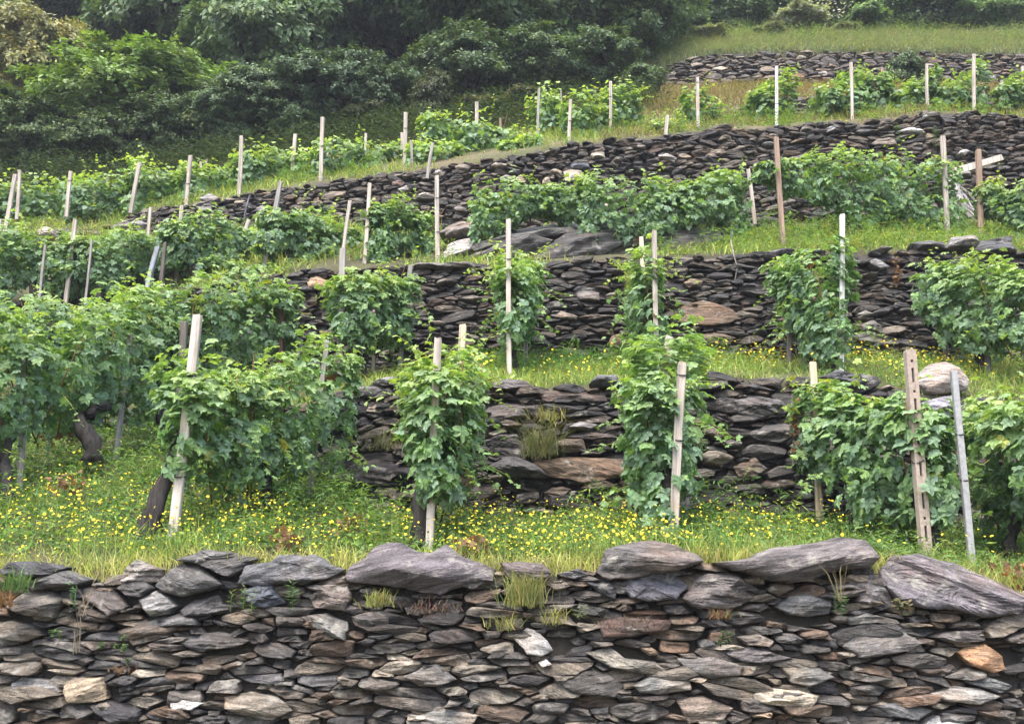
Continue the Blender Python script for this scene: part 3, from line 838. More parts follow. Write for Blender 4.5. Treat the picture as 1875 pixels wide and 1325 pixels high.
W3, F3 = wall('second dark stone wall up, with a round orange stone near its end', B3, T3, -9.5, 11.6, [(0.33, 0.05, 8), (0.24, 0.18, 10), (0.175, 0.5, 14), (0.12, 0.9, 14), (0.075, 1.2, 12)], 3.4, 16,
              (1, .96, .88, .72, .45, .2), 45, M_ROCKFAR, hand3, 0.60, 0.8, 0.005, (0.05, 0.13), 0.0, None, 0.09, 0.13)

x2 = lambda *p: zm(620, 0, p)
x3 = lambda *p: zm(1235, 0, p)
hand4 = [
    (x2((1203, 925), (1240, 915), (1305, 918), (1310, 980), (1210, 985)), CREAM, 0.12, dict(mat=M_PALE, power=4, ledge=.1, label='pale cream block')),
    (x2((1348, 838), (1425, 826), (1428, 860), (1360, 860)), CREAM, 0.11, dict(mat=M_PALE)),
    (x2((1228, 895), (1330, 873), (1352, 910), (1250, 917)), BLUEG, 0.11),
    (x2((1712, 840), (1740, 830), (1812, 860), (1800, 882), (1715, 857)), (0.36, 0.33, 0.30), 0.10),
    (x2((428, 1052), (495, 1038), (498, 1070), (440, 1077)), (0.42, 0.38, 0.33), 0.10, dict(mat=M_PALE)),
    (x2((318, 1027), (370, 1003), (397, 1025), (340, 1047)), (0.30, 0.28, 0.26), 0.10),
    (x2((1092, 975), (1120, 953), (1142, 995), (1092, 1000)), CREAM, 0.09, dict(mat=M_PALE)),
    (x2((935, 975), (970, 945), (1010, 965), (1000, 995), (945, 995)), (0.36, 0.28, 0.2), 0.10, dict(mat=M_PALE)),
    (x2((860, 960), (900, 938), (945, 955), (920, 985), (875, 985)), (0.30, 0.29, 0.27), 0.09),
    (x2((1120, 935), (1160, 912), (1200, 930), (1190, 950)), (0.42, 0.35, 0.26), 0.09, dict(mat=M_PALE)),
    (x2((1565, 800), (1600, 772), (1648, 790), (1640, 810)), (0.19, 0.16, 0.14), 0.09),
    (x2((620, 900), (660, 890), (715, 905), (690, 928), (630, 925)), (0.28, 0.235, 0.19), 0.09),
    (x2((505, 940), (540, 915), (562, 930), (530, 948)), WHITE, 0.08, dict(mat=M_PALE)),
    (x2((615, 1130), (650, 1100), (692, 1115), (690, 1145), (630, 1148)), (0.19, 0.17, 0.155), 0.10),
    (x2((285, 985), (320, 968), (362, 985), (340, 1010), (290, 1005)), (0.16, 0.11, 0.09), 0.10),
    (x3((798, 700), (860, 683), (892, 710), (810, 722)), (0.36, 0.35, 0.34), 0.12),
    (x3((1318, 622), (1390, 608), (1393, 650), (1330, 647)), WHITE, 0.12, dict(mat=M_PALE, name=cap)),
    (x3((1183, 712), (1250, 693), (1338, 735), (1230, 722)), WHITE, 0.12, dict(mat=M_PALE)),
    (x3((1050, 775), (1090, 745), (1180, 748), (1175, 800), (1070, 790)), (0.18, 0.15, 0.12), 0.13),
    (x3((960, 715), (1020, 690), (1090, 715), (1000, 728)), (0.14, 0.135, 0.13), 0.11),
    (x3((1500, 845), (1530, 808), (1585, 825), (1540, 850)), (0.42, 0.41, 0.40), 0.10, dict(mat=M_PALE)),
    (x3((1510, 955), (1540, 915), (1585, 930), (1575, 960)), (0.3, 0.28, 0.27), 0.11),
    (x3((460, 785), (495, 765), (535, 785), (500, 797)), GREYP, 0.08), (x3((650, 850), (690, 830), (728, 850), (690, 868)), GREYP, 0.08),
    (x3((150, 845), (195, 830), (225, 845), (190, 855)), (0.36, 0.33, 0.30), 0.08),
    (zm(0, 0, [(365 * 2.93, 365 * 2.93), (385 * 2.93, 355 * 2.93), (405 * 2.93, 365 * 2.93), (385 * 2.93, 378 * 2.93)]), GREYP, 0.11),
    (zm(0, 0, [(580, 1225), (690, 1170), (750, 1180), (700, 1230), (620, 1245)]), (0.2, 0.19, 0.185), 0.14, dict(name=cap)),
    (zm(0, 0, [(660, 1235), (740, 1190), (810, 1200), (760, 1245)]), (0.24, 0.23, 0.22), 0.13),
    (zm(0, 0, [(570, 1262), (640, 1245), (760, 1262), (650, 1290)]), (0.17, 0.165, 0.16), 0.12),
    (zm(0, 0, [(1370, 1145), (1400, 1105), (1460, 1115), (1455, 1150)]), (0.28, 0.26, 0.25), 0.12),
    (zm(0, 0, [(1720, 1070), (1790, 1030), (1860, 1025), (1850, 1065), (1760, 1085)]), (0.22, 0.18, 0.14), 0.11),
    (zm(0, 0, [(1770, 1170), (1790, 1145), (1850, 1150), (1840, 1180)]), (0.2, 0.17, 0.15), 0.11),
    (zm(0, 0, [(1055, 1120), (1090, 1095), (1150, 1105), (1140, 1145), (1080, 1145)]), (0.17, 0.16, 0.165), 0.11),
]
W4, F4 = wall('long dark stone wall climbing across the slope below the upper vines', B4, T4, -9.0, 13.6, [(0.23, 0.08, 8), (0.165, 0.34, 10), (0.125, 0.7, 12), (0.09, 0.9, 10)], 2.5, 14,
              (1, .95, .85, .6, .3), 57, M_ROCKFAR, hand4, 0.66, 2.4, 0.005, (0.05, 0.14), 0.0, None, 0.09, 0.15)
W5, F5 = wall('short piece of dark wall behind the upper vines', B5, T5, 5.6, 17.5, [(0.26, 0.3, 8), (0.19, 0.6, 10), (0.13, 0.8, 10)], 2.5, 12, (1, .92, .7, .35), 63, M_ROCKFAR, (), 0.8, 1.0, 0.014, (0.05, 0.1))
hand6 = [
    (x3((620, 418), (655, 397), (712, 408), (680, 430), (640, 432)), (0.36, 0.24, 0.15), 0.14, dict(mat=M_PALE, power=2.2)),
    (x3((760, 400), (800, 385), (832, 405), (800, 416)), (0.33, 0.30, 0.28), 0.12, dict(mat=M_PALE)),
    (x3((985, 445), (1010, 428), (1045, 445), (1030, 470), (990, 468)), (0.24, 0.2, 0.17), 0.12), (x3((1625, 465), (1650, 445), (1690, 460), (1670, 485)), (0.28, 0.24, 0.2), 0.12),
    (x3((1670, 430), (1690, 408), (1720, 420), (1715, 440)), (0.3, 0.28, 0.26), 0.12), (x3((1090, 382), (1130, 368), (1190, 385), (1130, 392)), (0.28, 0.27, 0.26), 0.12),
]
W6, F6 = wall('topmost wide stone wall under the long grass', B6, T6, 3.6, 21.0, [(0.30, 0.12, 8), (0.24, 0.45, 10), (0.175, 0.7, 10), (0.125, 0.7, 8)], 2.1, 12, (1, .92, .7, .35), 71, M_ROCKFAR, hand6, 1.1, 1.5, 0.02, (0.06, 0.13))
# ------------------------------------------------------------------ other stones on the slope
def loose_stone(root, name, pts, Y, tint, prot, mat=None, lean=0.35, back=0.3, label=None, **kw):
    P = np.array([at(px, py, Y)[[0, 2]] for px, py in pts])
    zc = P[:, 1].min()
    face = lambda x, z: Y + (np.asarray(z) - zc) * lean
    big = np.ptp(P[:, 0])
    V, F, T = stone_geom(P, 48, (1, .985, .95, .9, .82, .72, .6, .46, .3, .14), prot, back, kw.get('rough', .05), face, 0.0, kw.get('seed', 5), 0.0, 0.15, (0, -0.1), kw.get('ledge', .5), kw.get('power', 2.4), kw.get('foli', 0), kw.get('facets', 6))
    c = V.mean(0)
    if root is None:
        o = obj(name, make_mesh(name, V - c, [F, T], tint, False, mat or M_ROCKFAR), None, c.tolist())
    else:
        o = obj(name, make_mesh(name, V - c, [F, T], tint, False, mat or M_ROCKFAR), root, (c - np.array(root.location)).tolist())
    if label: o['label'] = label
    return o

b = loose_stone(None, 'boulder', [(1672, 705), (1690, 678), (1715, 660), (1745, 656), (1768, 668), (1782, 695), (1770, 716), (1700, 724)], 10.75, (0.30, 0.265, 0.24), 0.24, M_PALE, 0.4, 0.4, power=2.0, facets=4, ledge=.15)
tag(b, 'pale rounded boulder lying on the wall top behind the slotted post', 'boulder')
b = loose_stone(None, 'boulder', [(1688, 735), (1735, 722), (1760, 730), (1752, 765), (1705, 760)], 10.35, (0.22, 0.21, 0.23), 0.16, M_ROCK, 0.2, 0.3, seed=8)
tag(b, 'bluish grey block set right under the pale boulder', 'boulder')
b = loose_stone(None, 'boulder', [(66, 428), (72, 416), (84, 412), (96, 418), (98, 430), (80, 436)], 17.6, (0.36, 0.33, 0.28), 0.16, M_PALE, 0.4, 0.3, power=2.1, seed=11)
tag(b, 'small pale boulder lying in the grass between two vine rows', 'boulder')
b = loose_stone(None, 'boulder', [(2, 432), (10, 416), (26, 414), (32, 428), (18, 440)], 17.6, (0.2, 0.19, 0.18), 0.14, M_ROCKFAR, 0.4, 0.3, seed=12)
tag(b, 'dark squat stone in the grass beside the smallest pale boulder', 'boulder')
b = loose_stone(None, 'boulder', [(1668, 1008 - 60), (1560, 1008 - 64), (1575, 925), (1640, 918), (1690, 930), (1700, 955)], 9.7, (0.13, 0.125, 0.13), 0.2, M_ROCK, 0.2, 0.4, seed=14, foli=-.2)
tag(b, 'dark flat rock at the foot of the wall under the slotted post vine', 'boulder')
oc = empty('rock_outcrop', at(1000, 470, 15.2))
tag(oc, 'bare bedrock outcrop with a bright top under the long trained vine', 'rock outcrop')
RK = dict(foli=.3, ledge=1.2, rough=.12, facets=9)
loose_stone(oc, 'rock_slab', [(806, 458), (820, 436), (858, 426), (925, 404), (985, 384), (1060, 370), (1135, 366), (1160, 376), (1135, 398), (1060, 416), (980, 430), (900, 446), (850, 470), (812, 480)], 15.1, (0.30, 0.285, 0.27), 0.34, M_ROCK, 0.9, 0.7, 'bright pale slab', seed=21, **RK)
loose_stone(oc, 'rock_slab', [(842, 478), (900, 448), (980, 430), (1010, 440), (985, 470), (960, 486), (880, 488)], 14.9, (0.075, 0.070, 0.067), 0.25, M_ROCK, 0.1, 0.7, 'dark lower slab', seed=22, **RK)
loose_stone(oc, 'rock_slab', [(990, 450), (1040, 420), (1100, 404), (1150, 402), (1150, 440), (1100, 474), (1000, 486), (970, 478)], 14.9, (0.06, 0.057, 0.055), 0.25, M_ROCK, 0.1, 0.7, 'dark lower slab', seed=27, **RK)
loose_stone(oc, 'rock_slab', [(860, 452), (930, 428), (1040, 408), (1060, 418), (960, 440), (870, 462)], 14.95, (0.13, 0.125, 0.12), 0.2, M_ROCK, 0.3, 0.7, seed=28, **RK)
loose_stone(oc, 'rock_slab', [(1100, 474), (1140, 436), (1230, 410), (1315, 400), (1336, 424), (1304, 454), (1200, 470)], 15.0, (0.12, 0.115, 0.11), 0.28, M_ROCK, 0.5, 0.7, 'grey slab near the trunk', seed=23, **RK)
loose_stone(oc, 'rock_slab', [(1040, 440), (1090, 410), (1170, 388), (1260, 376), (1310, 392), (1220, 420), (1130, 450)], 15.5, (0.20, 0.195, 0.19), 0.24, M_ROCK, 0.7, 0.7, seed=24, **RK)
loose_stone(oc, 'rock_slab', [(800, 420), (830, 402), (880, 396), (900, 412), (860, 428), (815, 436)], 15.6, (0.18, 0.16, 0.145), 0.2, M_ROCK, 0.5, 0.5, 'brownish slab', seed=25, **RK)

# ------------------------------------------------------------------ wooden stakes, concrete and metal posts
PALE = (0.36, 0.32, 0.28); GREYW = (0.25, 0.235, 0.22); OLD = (0.17, 0.15, 0.135); BROWNW = (0.22, 0.16, 0.12); FRESH = (0.52, 0.42, 0.30)
def frame_of(b_, t_):
    ax = t_ - b_; L = np.linalg.norm(ax); ax = ax / L
    s = unit(np.cross(ax, [0, 1, 0.0])); f = np.cross(s, ax)
    return ax, L, s, f
def stake(top, base, Y, w, tint, label, cat='stake', name='wooden_stake', group='vineyard posts', ties=(), mat=None, seed=0, flat=0.75, depth=0.3, pieces=None):
    rg = np.random.default_rng(abs(hash((round(top[0]), round(base[1])))) % 99991)
    if Y > 18.9: Y -= 0.65
    b_, t_ = at(*base, Y), at(*top, Y)
    ax, L, s, f = frame_of(b_, t_)
    b0 = b_ - ax * depth
    mb = MB()
    hs = [0, depth * .9, depth + L * .33, depth + L * .66, depth + L * .985, depth + L]
    c, d = w * .5, w * .5 * flat
    prof = np.array([(-c, -d * .75), (-c * .8, -d), (c * .8, -d), (c, -d * .75), (c, d * .75), (c * .8, d), (-c * .8, d), (-c, d * .75)])
    rings = []
    bow = rg.uniform(-.012, .012, 2)
    for q, h in enumerate(hs):
        k = (0.93 if q == 5 else 1.0) * rg.uniform(.96, 1.04)
        bb = math.sin(math.pi * h / hs[-1])
        tw = 0.06 * rg.normal()
        pr = prof * k
        pr = np.stack([pr[:, 0] * math.cos(tw) - pr[:, 1] * math.sin(tw), pr[:, 0] * math.sin(tw) + pr[:, 1] * math.cos(tw)], 1)
        ring = b0 + ax * h + s * bow[0] * bb + np.outer(pr[:, 0], s) + np.outer(pr[:, 1], f)
        if q == 5: ring = ring + np.outer(rg.uniform(-.012, .012, 8), ax)
        rings.append(ring)
    V = np.concatenate(rings + [rings[-1].mean(0)[None]])
    F = [(i * 8 + k, i * 8 + (k + 1) % 8, (i + 1) * 8 + (k + 1) % 8, (i + 1) * 8 + k) for i in range(5) for k in range(8)]
    T = [(40 + k, 40 + (k + 1) % 8, 48) for k in range(8)]
    mb.add(V, [np.array(F), np.array(T)], np.array(tint) * rg.uniform(.9, 1.1))
    # object space along the post so that the grain runs up it
    o = bpy.data.objects.new(name, None)
    R = np.stack([s, f, ax], 1)
    V2 = (np.concatenate(mb.V) - b_) @ R
    me = make_mesh(name, V2, [np.concatenate(v) for v in mb.G.values()], np.concatenate(mb.T), False, mat or M_WOOD)
    bpy.data.objects.remove(o)
    o = obj(name, me)
    o.matrix_basis = Matrix([[*R[0], b_[0]], [*R[1], b_[1]], [*R[2], b_[2]], [0, 0, 0, 1]])
    tag(o, label, cat, group)
    for h in ties:
        tb = MB()
        ang = np.linspace(0, 2 * math.pi, 13)
        path = np.stack([np.cos(ang) * w * .58, np.sin(ang) * w * .5, h * L + .01 * np.sin(ang)], 1)
        tb.tube(path, [0.006] * 13, 5)
        link(bpy.data.objects.new('wire_tie', tb.mesh('wire_tie', M_WIRE)), o)
    return o

S = stake
S((362, 578), (316, 988), 8.0, .078, (0.43, 0.385, 0.335), 'tall pale square stake beside the gnarled trunk in the yellow flowers', ties=(.27, .72))
S((802, 620), (787, 1003), 7.95, .066, PALE, 'pale stake behind the left hump of the twin-humped boulder', ties=(.84,))
S((848, 595), (827, 930), 9.6, .072, FRESH, 'fresh yellowish stake top rising just behind the twin-humped boulder vine')
S((1249, 665), (1234, 985), 7.9, .074, PALE, 'weathered stake with a wire near its top in front of a dense bushy vine', ties=(.55, .93))
S((1226, 616), (1190, 930), 9.5, .085, PALE, 'leaning pale stake end poking out above the dense bushy vine')
S((1488, 663), (1500, 945), 9.8, .072, FRESH, 'short orange-tinged stake end behind the vine with the slotted post')
S((44, 640), (36, 886), 9.6, .060, GREYW, 'slim grey stake beside the charred stump at the edge of the flower slope', ties=(.28, .65))
S((240, 610), (215, 818), 10.9, .060, GREYW, 'split grey stake right of the black bent trunk')
S((337, 590), (330, 700), 11.4, .085, OLD, 'dark grey stake hidden in leaves behind the tall pale square stake')
S((599, 624), (570, 902), 10.0, .055, GREYW, 'thin grey stake under the tip of the long front vine')
S((516, 545), (513, 645), 12.6, .055, (0.075, 0.035, 0.03), 'dark rusty rod at the end of the vine beside the round orange stone', 'rod', 'metal_rod', mat=M_RUST)
S((1183, 860), (1183, 968), 8.4, .055, (1, 1, 1), 'short blue-green pipe among the stems under the dense bushy vine', 'pipe', 'plastic_pipe', mat=M_BLUE)
S((931, 402), (933, 690), 11.3, .062, PALE, 'tall pale stake with a leafy column vine on the flowery second terrace', ties=(.74,))
S((968, 480), (963, 664), 12.8, .060, GREYW, 'short grey stake foot behind the leafy column vine')
S((1198, 423), (1203, 640), 11.5, .062, PALE, 'tall pale stake left of the big brown slab in the second wall', ties=(.68,))
S((1174, 435), (1178, 560), 12.9, .062, FRESH, 'yellowish stake close behind another above the brown round stone')
S((1542, 393), (1540, 668), 11.5, .060, (0.55, 0.53, 0.52), 'whitish stake in the vine left of the pale grey stone', ties=(.25,))
S((1448, 500), (1444, 660), 12.6, .062, OLD, 'grey stake foot at the left side of the vine with a whitish stake')
S((628, 455), (622, 650), 12.0, .085, GREYW, 'broad weathered stake just right of the round orange stone', ties=(.62,))
S((752, 485), (730, 695), 12.8, .068, GREYW, 'grey stake under the right end of the vine beside the orange stone')
S((690, 560), (684, 688), 13.0, .055, PALE, 'thin pale stake under the middle of the vine beside the orange stone')
S((1728, 560), (1732, 655), 12.8, .065, OLD, 'dark grey stake under the vine above the pale rounded boulder')
S((1804, 560), (1808, 660), 12.2, .085, (0.13, 0.125, 0.14), 'dark stake with bluish sheen under the vine above the pale boulder')
# terrace below the long wall
S((800, 322), (802, 482), 14.4, .068, PALE, 'pale stake left of the bright bedrock outcrop', ties=(.35, .74))
S((677, 335), (667, 484), 14.5, .062, PALE, 'stake at the left of the round drooping vine below the long wall')
S((641, 368), (629, 462), 14.5, .055, PALE, 'thin leaning stake in front of the long wall beside the drooping vine')
S((514, 333), (483, 500), 14.9, .072, GREYW, 'leaning grey stake at the front of the sloping vine by the black hose', ties=(.4,))
S((333, 377), (325, 490), 16.0, .065, PALE, 'pale stake under the left end of the long wall, taller of a close pair')
S((276, 380), (268, 480), 16.8, .060, PALE, 'pale stake in front of the very tip of the long wall')
S((138, 402), (123, 530), 15.2, .068, PALE, 'pale stake in the left vines below the smallest pale boulder', ties=(.42,))
S((303, 444), (297, 498), 15.0, .060, (0.10, 0.085, 0.075), 'short dark stake among the left vines beside a grey slat')
S((289, 452), (277, 500), 15.0, .085, (0.22, 0.24, 0.27), 'short leaning grey slat next to a dark stake in the left vines', 'stake', 'grey_stake')
S((83, 448), (73, 540), 14.8, .040, GREYW, 'thin grey stick in the lower left vines beside a pale stake')
S((168, 440), (156, 548), 14.8, .036, GREYW, 'thin crooked stick right of a pale stake in the lower left vines')
S((0, 402), (-10, 500), 15.4, .065, PALE, 'stake cut by the left edge of the picture below the topmost left vines')
S((474, 390), (470, 428), 17.0, .090, PALE, 'short pale stake stub under the long wall near the black hose')
S((456, 403), (446, 432), 16.8, .070, PALE, 'leaning short stake stub left of the black hose')
S((1337, 328), (1341, 462), 15.3, .052, GREYW, 'thin grey stake under the right end of the long trained vine')
S((1370, 310), (1379, 384), 16.2, .062, PALE, 'leaning whitish stake at the right tip of the long trained vine')
S((1421, 252), (1435, 458), 14.9, .085, BROWNW, 'tall brown stake at the left tip of the arching vine')
S((1554, 365), (1553, 440), 15.7, .055, BROWNW, 'brown stake under the middle of the arching vine')
S((1726, 250), (1735, 440), 15.5, .085, PALE, 'pale thick stake in front of the tall right part of the long wall')
S((1791, 275), (1795, 412), 15.7, .095, BROWNW, 'thick reddish brown stake crossing a pale plank', ties=(.3,))
S((1657, 368), (1660, 412), 16.2, .050, GREYW, 'thin grey stick under the arching vine near the dead branches')
S((1690, 330), (1694, 410), 16.0, .050, GREYW, 'thin grey post inside the right end of the arching vine')
# upper terrace
S((36, 312), (32, 380), 20.4, .075, PALE, 'pale stake beside a leaning one at the left end of the upper row')
S((28, 320), (13, 405), 19.8, .085, PALE, 'leaning stake at the left end of the upper row in front of another')
S((130, 314), (124, 375), 20.2, .080, PALE, 'stake standing in the leftmost long vine of the upper row', ties=(.72,))
S((197, 324), (196, 360), 21.5, .070, PALE, 'stake with only its pale tip above the leftmost upper vine')
S((256, 298), (243, 368), 20.0, .085, PALE, 'leaning stake with a yellow-green shoot climbing beside its top')
S((290, 308), (288, 350), 21.8, .065, PALE, 'small pale stake top right of the stake with a climbing shoot')
S((349, 285), (342, 372), 20.0, .085, PALE, 'tall leaning stake above the left tip of the long wall', ties=(.4,))
S((368, 296), (366, 350), 21.6, .060, PALE, 'short pale stake next to a thin dark one right of a tall leaning stake')
S((379, 292), (375, 340), 21.2, .050, OLD, 'thin dark stake next to a short pale one in the upper left row')
S((442, 250), (438, 348), 19.9, .085, PALE, 'bright tall stake standing against the dark forest, left of the yellowish vine')
S((513, 282), (511, 318), 21.4, .060, PALE, 'small stake left of a taller one at the yellowish upper vine')
S((541, 246), (536, 320), 20.6, .085, PALE, 'tall stake in the yellowish upper vine')
S((452, 292), (451, 330), 21.6, .055, PALE, 'tiny stake top right of a bright tall stake against the forest')
S((591, 215), (588, 327), 19.8, .085, PALE, 'tallest bright stake against the dark forest, beside the wide upper vine', ties=(.52,))
S((600, 261), (600, 300), 21.5, .055, PALE, 'small stake close behind the tallest bright stake')
S((670, 245), (670, 290), 21.6, .060, PALE, 'small pale stake behind the wide upper vine')
S((743, 207), (742, 292), 20.2, .085, PALE, 'tall stake right of the wide upper vine, first of a close trio', ties=(.66,))
S((736, 243), (736, 290), 21.0, .060, PALE, 'lower stake just left of a tall one beside the wide upper vine')
S((753, 257), (754, 300), 19.6, .055, GREYW, 'short stake just right of a tall one beside the wide upper vine')
S((793, 262), (786, 304), 19.0, .065, GREYW, 'leaning grey stake stub at the top of the long wall, left of the crested vine')
S((836, 249), (835, 275), 20.8, .055, GREYW, 'grey stake stub between the two humps of the crested upper vine')
S((873, 187), (872, 235), 20.6, .085, PALE, 'stake sticking out of the top of the crested upper vine')
S((916, 217), (917, 245), 21.5, .060, BROWNW, 'brown stake tip right of the crested upper vine')
S((970, 236), (969, 264), 20.6, .055, PALE, 'small pale stake between the crested vine and the twin upper vines')
S((987, 162), (985, 255), 20.8, .060, GREYW, 'tall slim grey stake on the left of the twin upper vines')
S((1027, 166), (1028, 202), 22.0, .035, GREYW, 'very thin grey rod behind the twin upper vines')
S((1045, 182), (1042, 272), 19.6, .070, PALE, 'stake between the twin upper vines', ties=(.55,))
S((1118, 150), (1117, 243), 20.4, .070, PALE, 'tall stake under the forest edge at a small upright upper vine', ties=(.7,))
S((1104, 218), (1104, 240), 21.5, .060, BROWNW, 'brown stub just left of a tall stake under the forest edge')
S((1152, 170), (1152, 198), 21.5, .055, PALE, 'short stake right of the small upright upper vine')
S((1222, 212), (1216, 277), 19.2, .072, PALE, 'stake in the lowest small vine right on the crest of the long wall')
S((1277, 142), (1279, 237), 19.8, .072, PALE, 'tall stake standing alone before the dry grass slope', ties=(.9,))
S((1422, 122), (1422, 228), 19.6, .065, (0.5, 0.49, 0.5), 'tall whitish stake in the dense round vine left of the short wall', ties=(.35,))
S((1408, 145), (1408, 180), 21.0, .050, PALE, 'small stake behind the dense round vine left of the short wall')
S((1558, 115), (1560, 212), 19.6, .065, PALE, 'tall whitish stake in the leaning vine right of the short wall')
S((1615, 125), (1615, 160), 21.0, .060, BROWNW, 'brown stake tip above a dome shaped vine before the topmost wall')
S((1697, 118), (1698, 175), 20.0, .062, PALE, 'stake with a nub at its top in a vine before the topmost wall')
S((1783, 100), (1784, 195), 20.0, .072, PALE, 'tallest stake of the far upper right, right of a slanting vine')
S((1801, 165), (1801, 190), 21.0, .062, FRESH, 'short yellowish stub right of the tallest far upper right stake')
S((1834, 148), (1833, 172), 21.0, .060, GREYW, 'grey stub left of the last far upper right vine')
S((1872, 122), (1874, 160), 21.0, .060, PALE, 'stake cut by the right edge before the topmost wall')
S((1645, 166), (1645, 190), 21.5, .050, FRESH, 'tiny yellowish stub between two vines before the topmost wall')

def slotted_post(top, base, Y, w, label):
    b_, t_ = at(*base, Y), at(*top, Y)
    ax, L, s, f = frame_of(b_, t_)
    R = np.stack([s, f, ax], 1)
    mb = MB()
    def box(x0, x1, y0, y1, z0, z1):
        V = np.array([(x, y, z) for z in (z0, z1) for y in (y0, y1) for x in (x0, x1)])
        mb.add(V, [np.array([(0, 1, 5, 4), (1, 3, 7, 5), (3, 2, 6, 7), (2, 0, 4, 6), (4, 5, 7, 6), (0, 2, 3, 1)])])
    h = w / 2; sl = 0.011; D = w * .42
    # frame_of gives f pointing away from or to the camera; both faces carry the slots
    box(-h, -sl, -D, D, -.3, L - h * .6)
    box(sl, h, -D, D, -.3, L - h * .6)
    z = -.3
    slots = []
    k = 0
    zz = L - 0.10
    while zz > 0.05:
        if k % 2 == 0: slots.append((zz - .022, zz)); zz -= .075
        else: slots.append((zz - .13, zz)); zz -= .20
        k += 1
    for a, b2 in reversed(slots):
        box(-sl + .001, sl - .001, -D + .002, D - .002, z, a); z = b2
    box(-sl + .001, sl - .001, -D + .002, D - .002, z, L - h * .6)
    # rounded head
    an_ = np.linspace(0, math.pi, 9)
    pr = np.stack([np.cos(an_) * h, np.sin(an_) * h * .6 + L - h * .6], 1)
    n = len(pr)
    V = np.concatenate([np.stack([pr[:, 0], np.full(n, -D), pr[:, 1]], 1), np.stack([pr[:, 0], np.full(n, D), pr[:, 1]], 1), [[0, -D, L - h * .6], [0, D, L - h * .6]]])
    mb.add(V, [np.array([(i, i + 1, n + i + 1, n + i) for i in range(n - 1)]), np.array([(2 * n, i + 1, i) for i in range(n - 1)] + [(2 * n + 1, n + i, n + i + 1) for i in range(n - 1)])])
    o = obj('concrete_post', mb.mesh('concrete_post', M_CONC))
    o.matrix_basis = Matrix([[*R[0], b_[0]], [*R[1], b_[1]], [*R[2], b_[2]], [0, 0, 0, 1]])
    tag(o, label, 'post', 'vineyard posts')
    # dark plate added inside the slots, its colour standing in for their shade
    cb = MB(); 
    V = np.array([(x, y, z) for z in (-.3, L - h) for y in (-.012, .012) for x in (-sl, sl)])
    cb.add(V, [np.array([(0, 1, 5, 4), (1, 3, 7, 5), (3, 2, 6, 7), (2, 0, 4, 6), (4, 5, 7, 6), (0, 2, 3, 1)])])
    link(bpy.data.objects.new('iron_core', cb.mesh('iron_core', M_WIRE)), o)
    for hh in (.39,):
        tb = MB(); ang = np.linspace(0, 2 * math.pi, 13)
        tb.tube(np.stack([np.cos(ang) * w * .6, np.sin(ang) * w * .52, hh * L + .015 * np.sin(2 * ang)], 1), [.005] * 13, 5)
        link(bpy.data.objects.new('wire_tie', tb.mesh('wire_tie', M_WIRE)), o)
    return o
slotted_post((1665, 640), (1693, 985), 8.0, .088, 'concrete post with slots and round holes down its face')
S((1746, 680), (1776, 990), 7.9, .055, (1, 1, 1), 'smooth grey metal post right of the slotted concrete post', 'post', 'metal_post', mat=M_METAL, flat=.9, ties=(.35, .62))

# plank, dead branches, hose
pl = MB()
p0, p1 = at(1742, 316, 16.6), at(1835, 288, 16.6)
ax = unit(p1 - p0); upv = unit(np.cross([0, 1, 0], ax)) * -1
V = np.concatenate([[p + upv * a * (.075 if q == 0 else .06) + np.array([0, b2, 0]) for a in (-1, 1) for b2 in (-.02, .02)] for q, p in enumerate((p0, p0 * .35 + p1 * .65, p1))])
F = [(i * 4 + a, i * 4 + b2, i * 4 + 4 + b2, i * 4 + 4 + a) for i in range(2) for a, b2 in ((0, 1), (1, 3), (3, 2), (2, 0))] + [(0, 2, 3, 1), (8, 9, 11, 10)]
pl.add(V, [np.array(F)], (0.44, 0.40, 0.35))
o = obj('wooden_plank', pl.mesh('wooden_plank', M_WOOD)); tag(o, 'pale plank leaning across the wall behind a thick brown stake', 'plank')
db = MB()
rg = np.random.default_rng(4)
for k in range(26):
    a = at(1742 + rg.uniform(-6, 14), 330 + rg.uniform(-12, 20), 16.6 + rg.uniform(-.1, .3))
    e = at(1765 + rg.uniform(-15, 42), 402 + rg.uniform(-12, 12), 16.3 + rg.uniform(-.1, .3))
    m_ = (a + e) / 2 + rg.normal(0, .06, 3)
    db.tube([a, m_, e], [.022, .026, .014] if k % 4 else [.05, .045, .03], 5, np.array((0.30, 0.29, 0.285)) * rg.uniform(.6, 1.2))
o = obj('dead_branches', db.mesh('dead_branches', M_BARK)); tag(o, 'bundle of dry grey branches leaning beside a thick brown stake', 'branch bundle')
hb = MB()
hp = [at(px, py, y) for px, py, y in ((458, 358, 18.75), (455, 366, 18.4), (451, 380, 18.35), (448, 395, 18.35), (449, 412, 18.3))]
hb.tube(hp, [.025] * 5, 7)
o = obj('rubber_hose', hb.mesh('rubber_hose', M_HOSE, True)); tag(o, 'black hose hanging down the long wall above the sloping vine', 'hose')

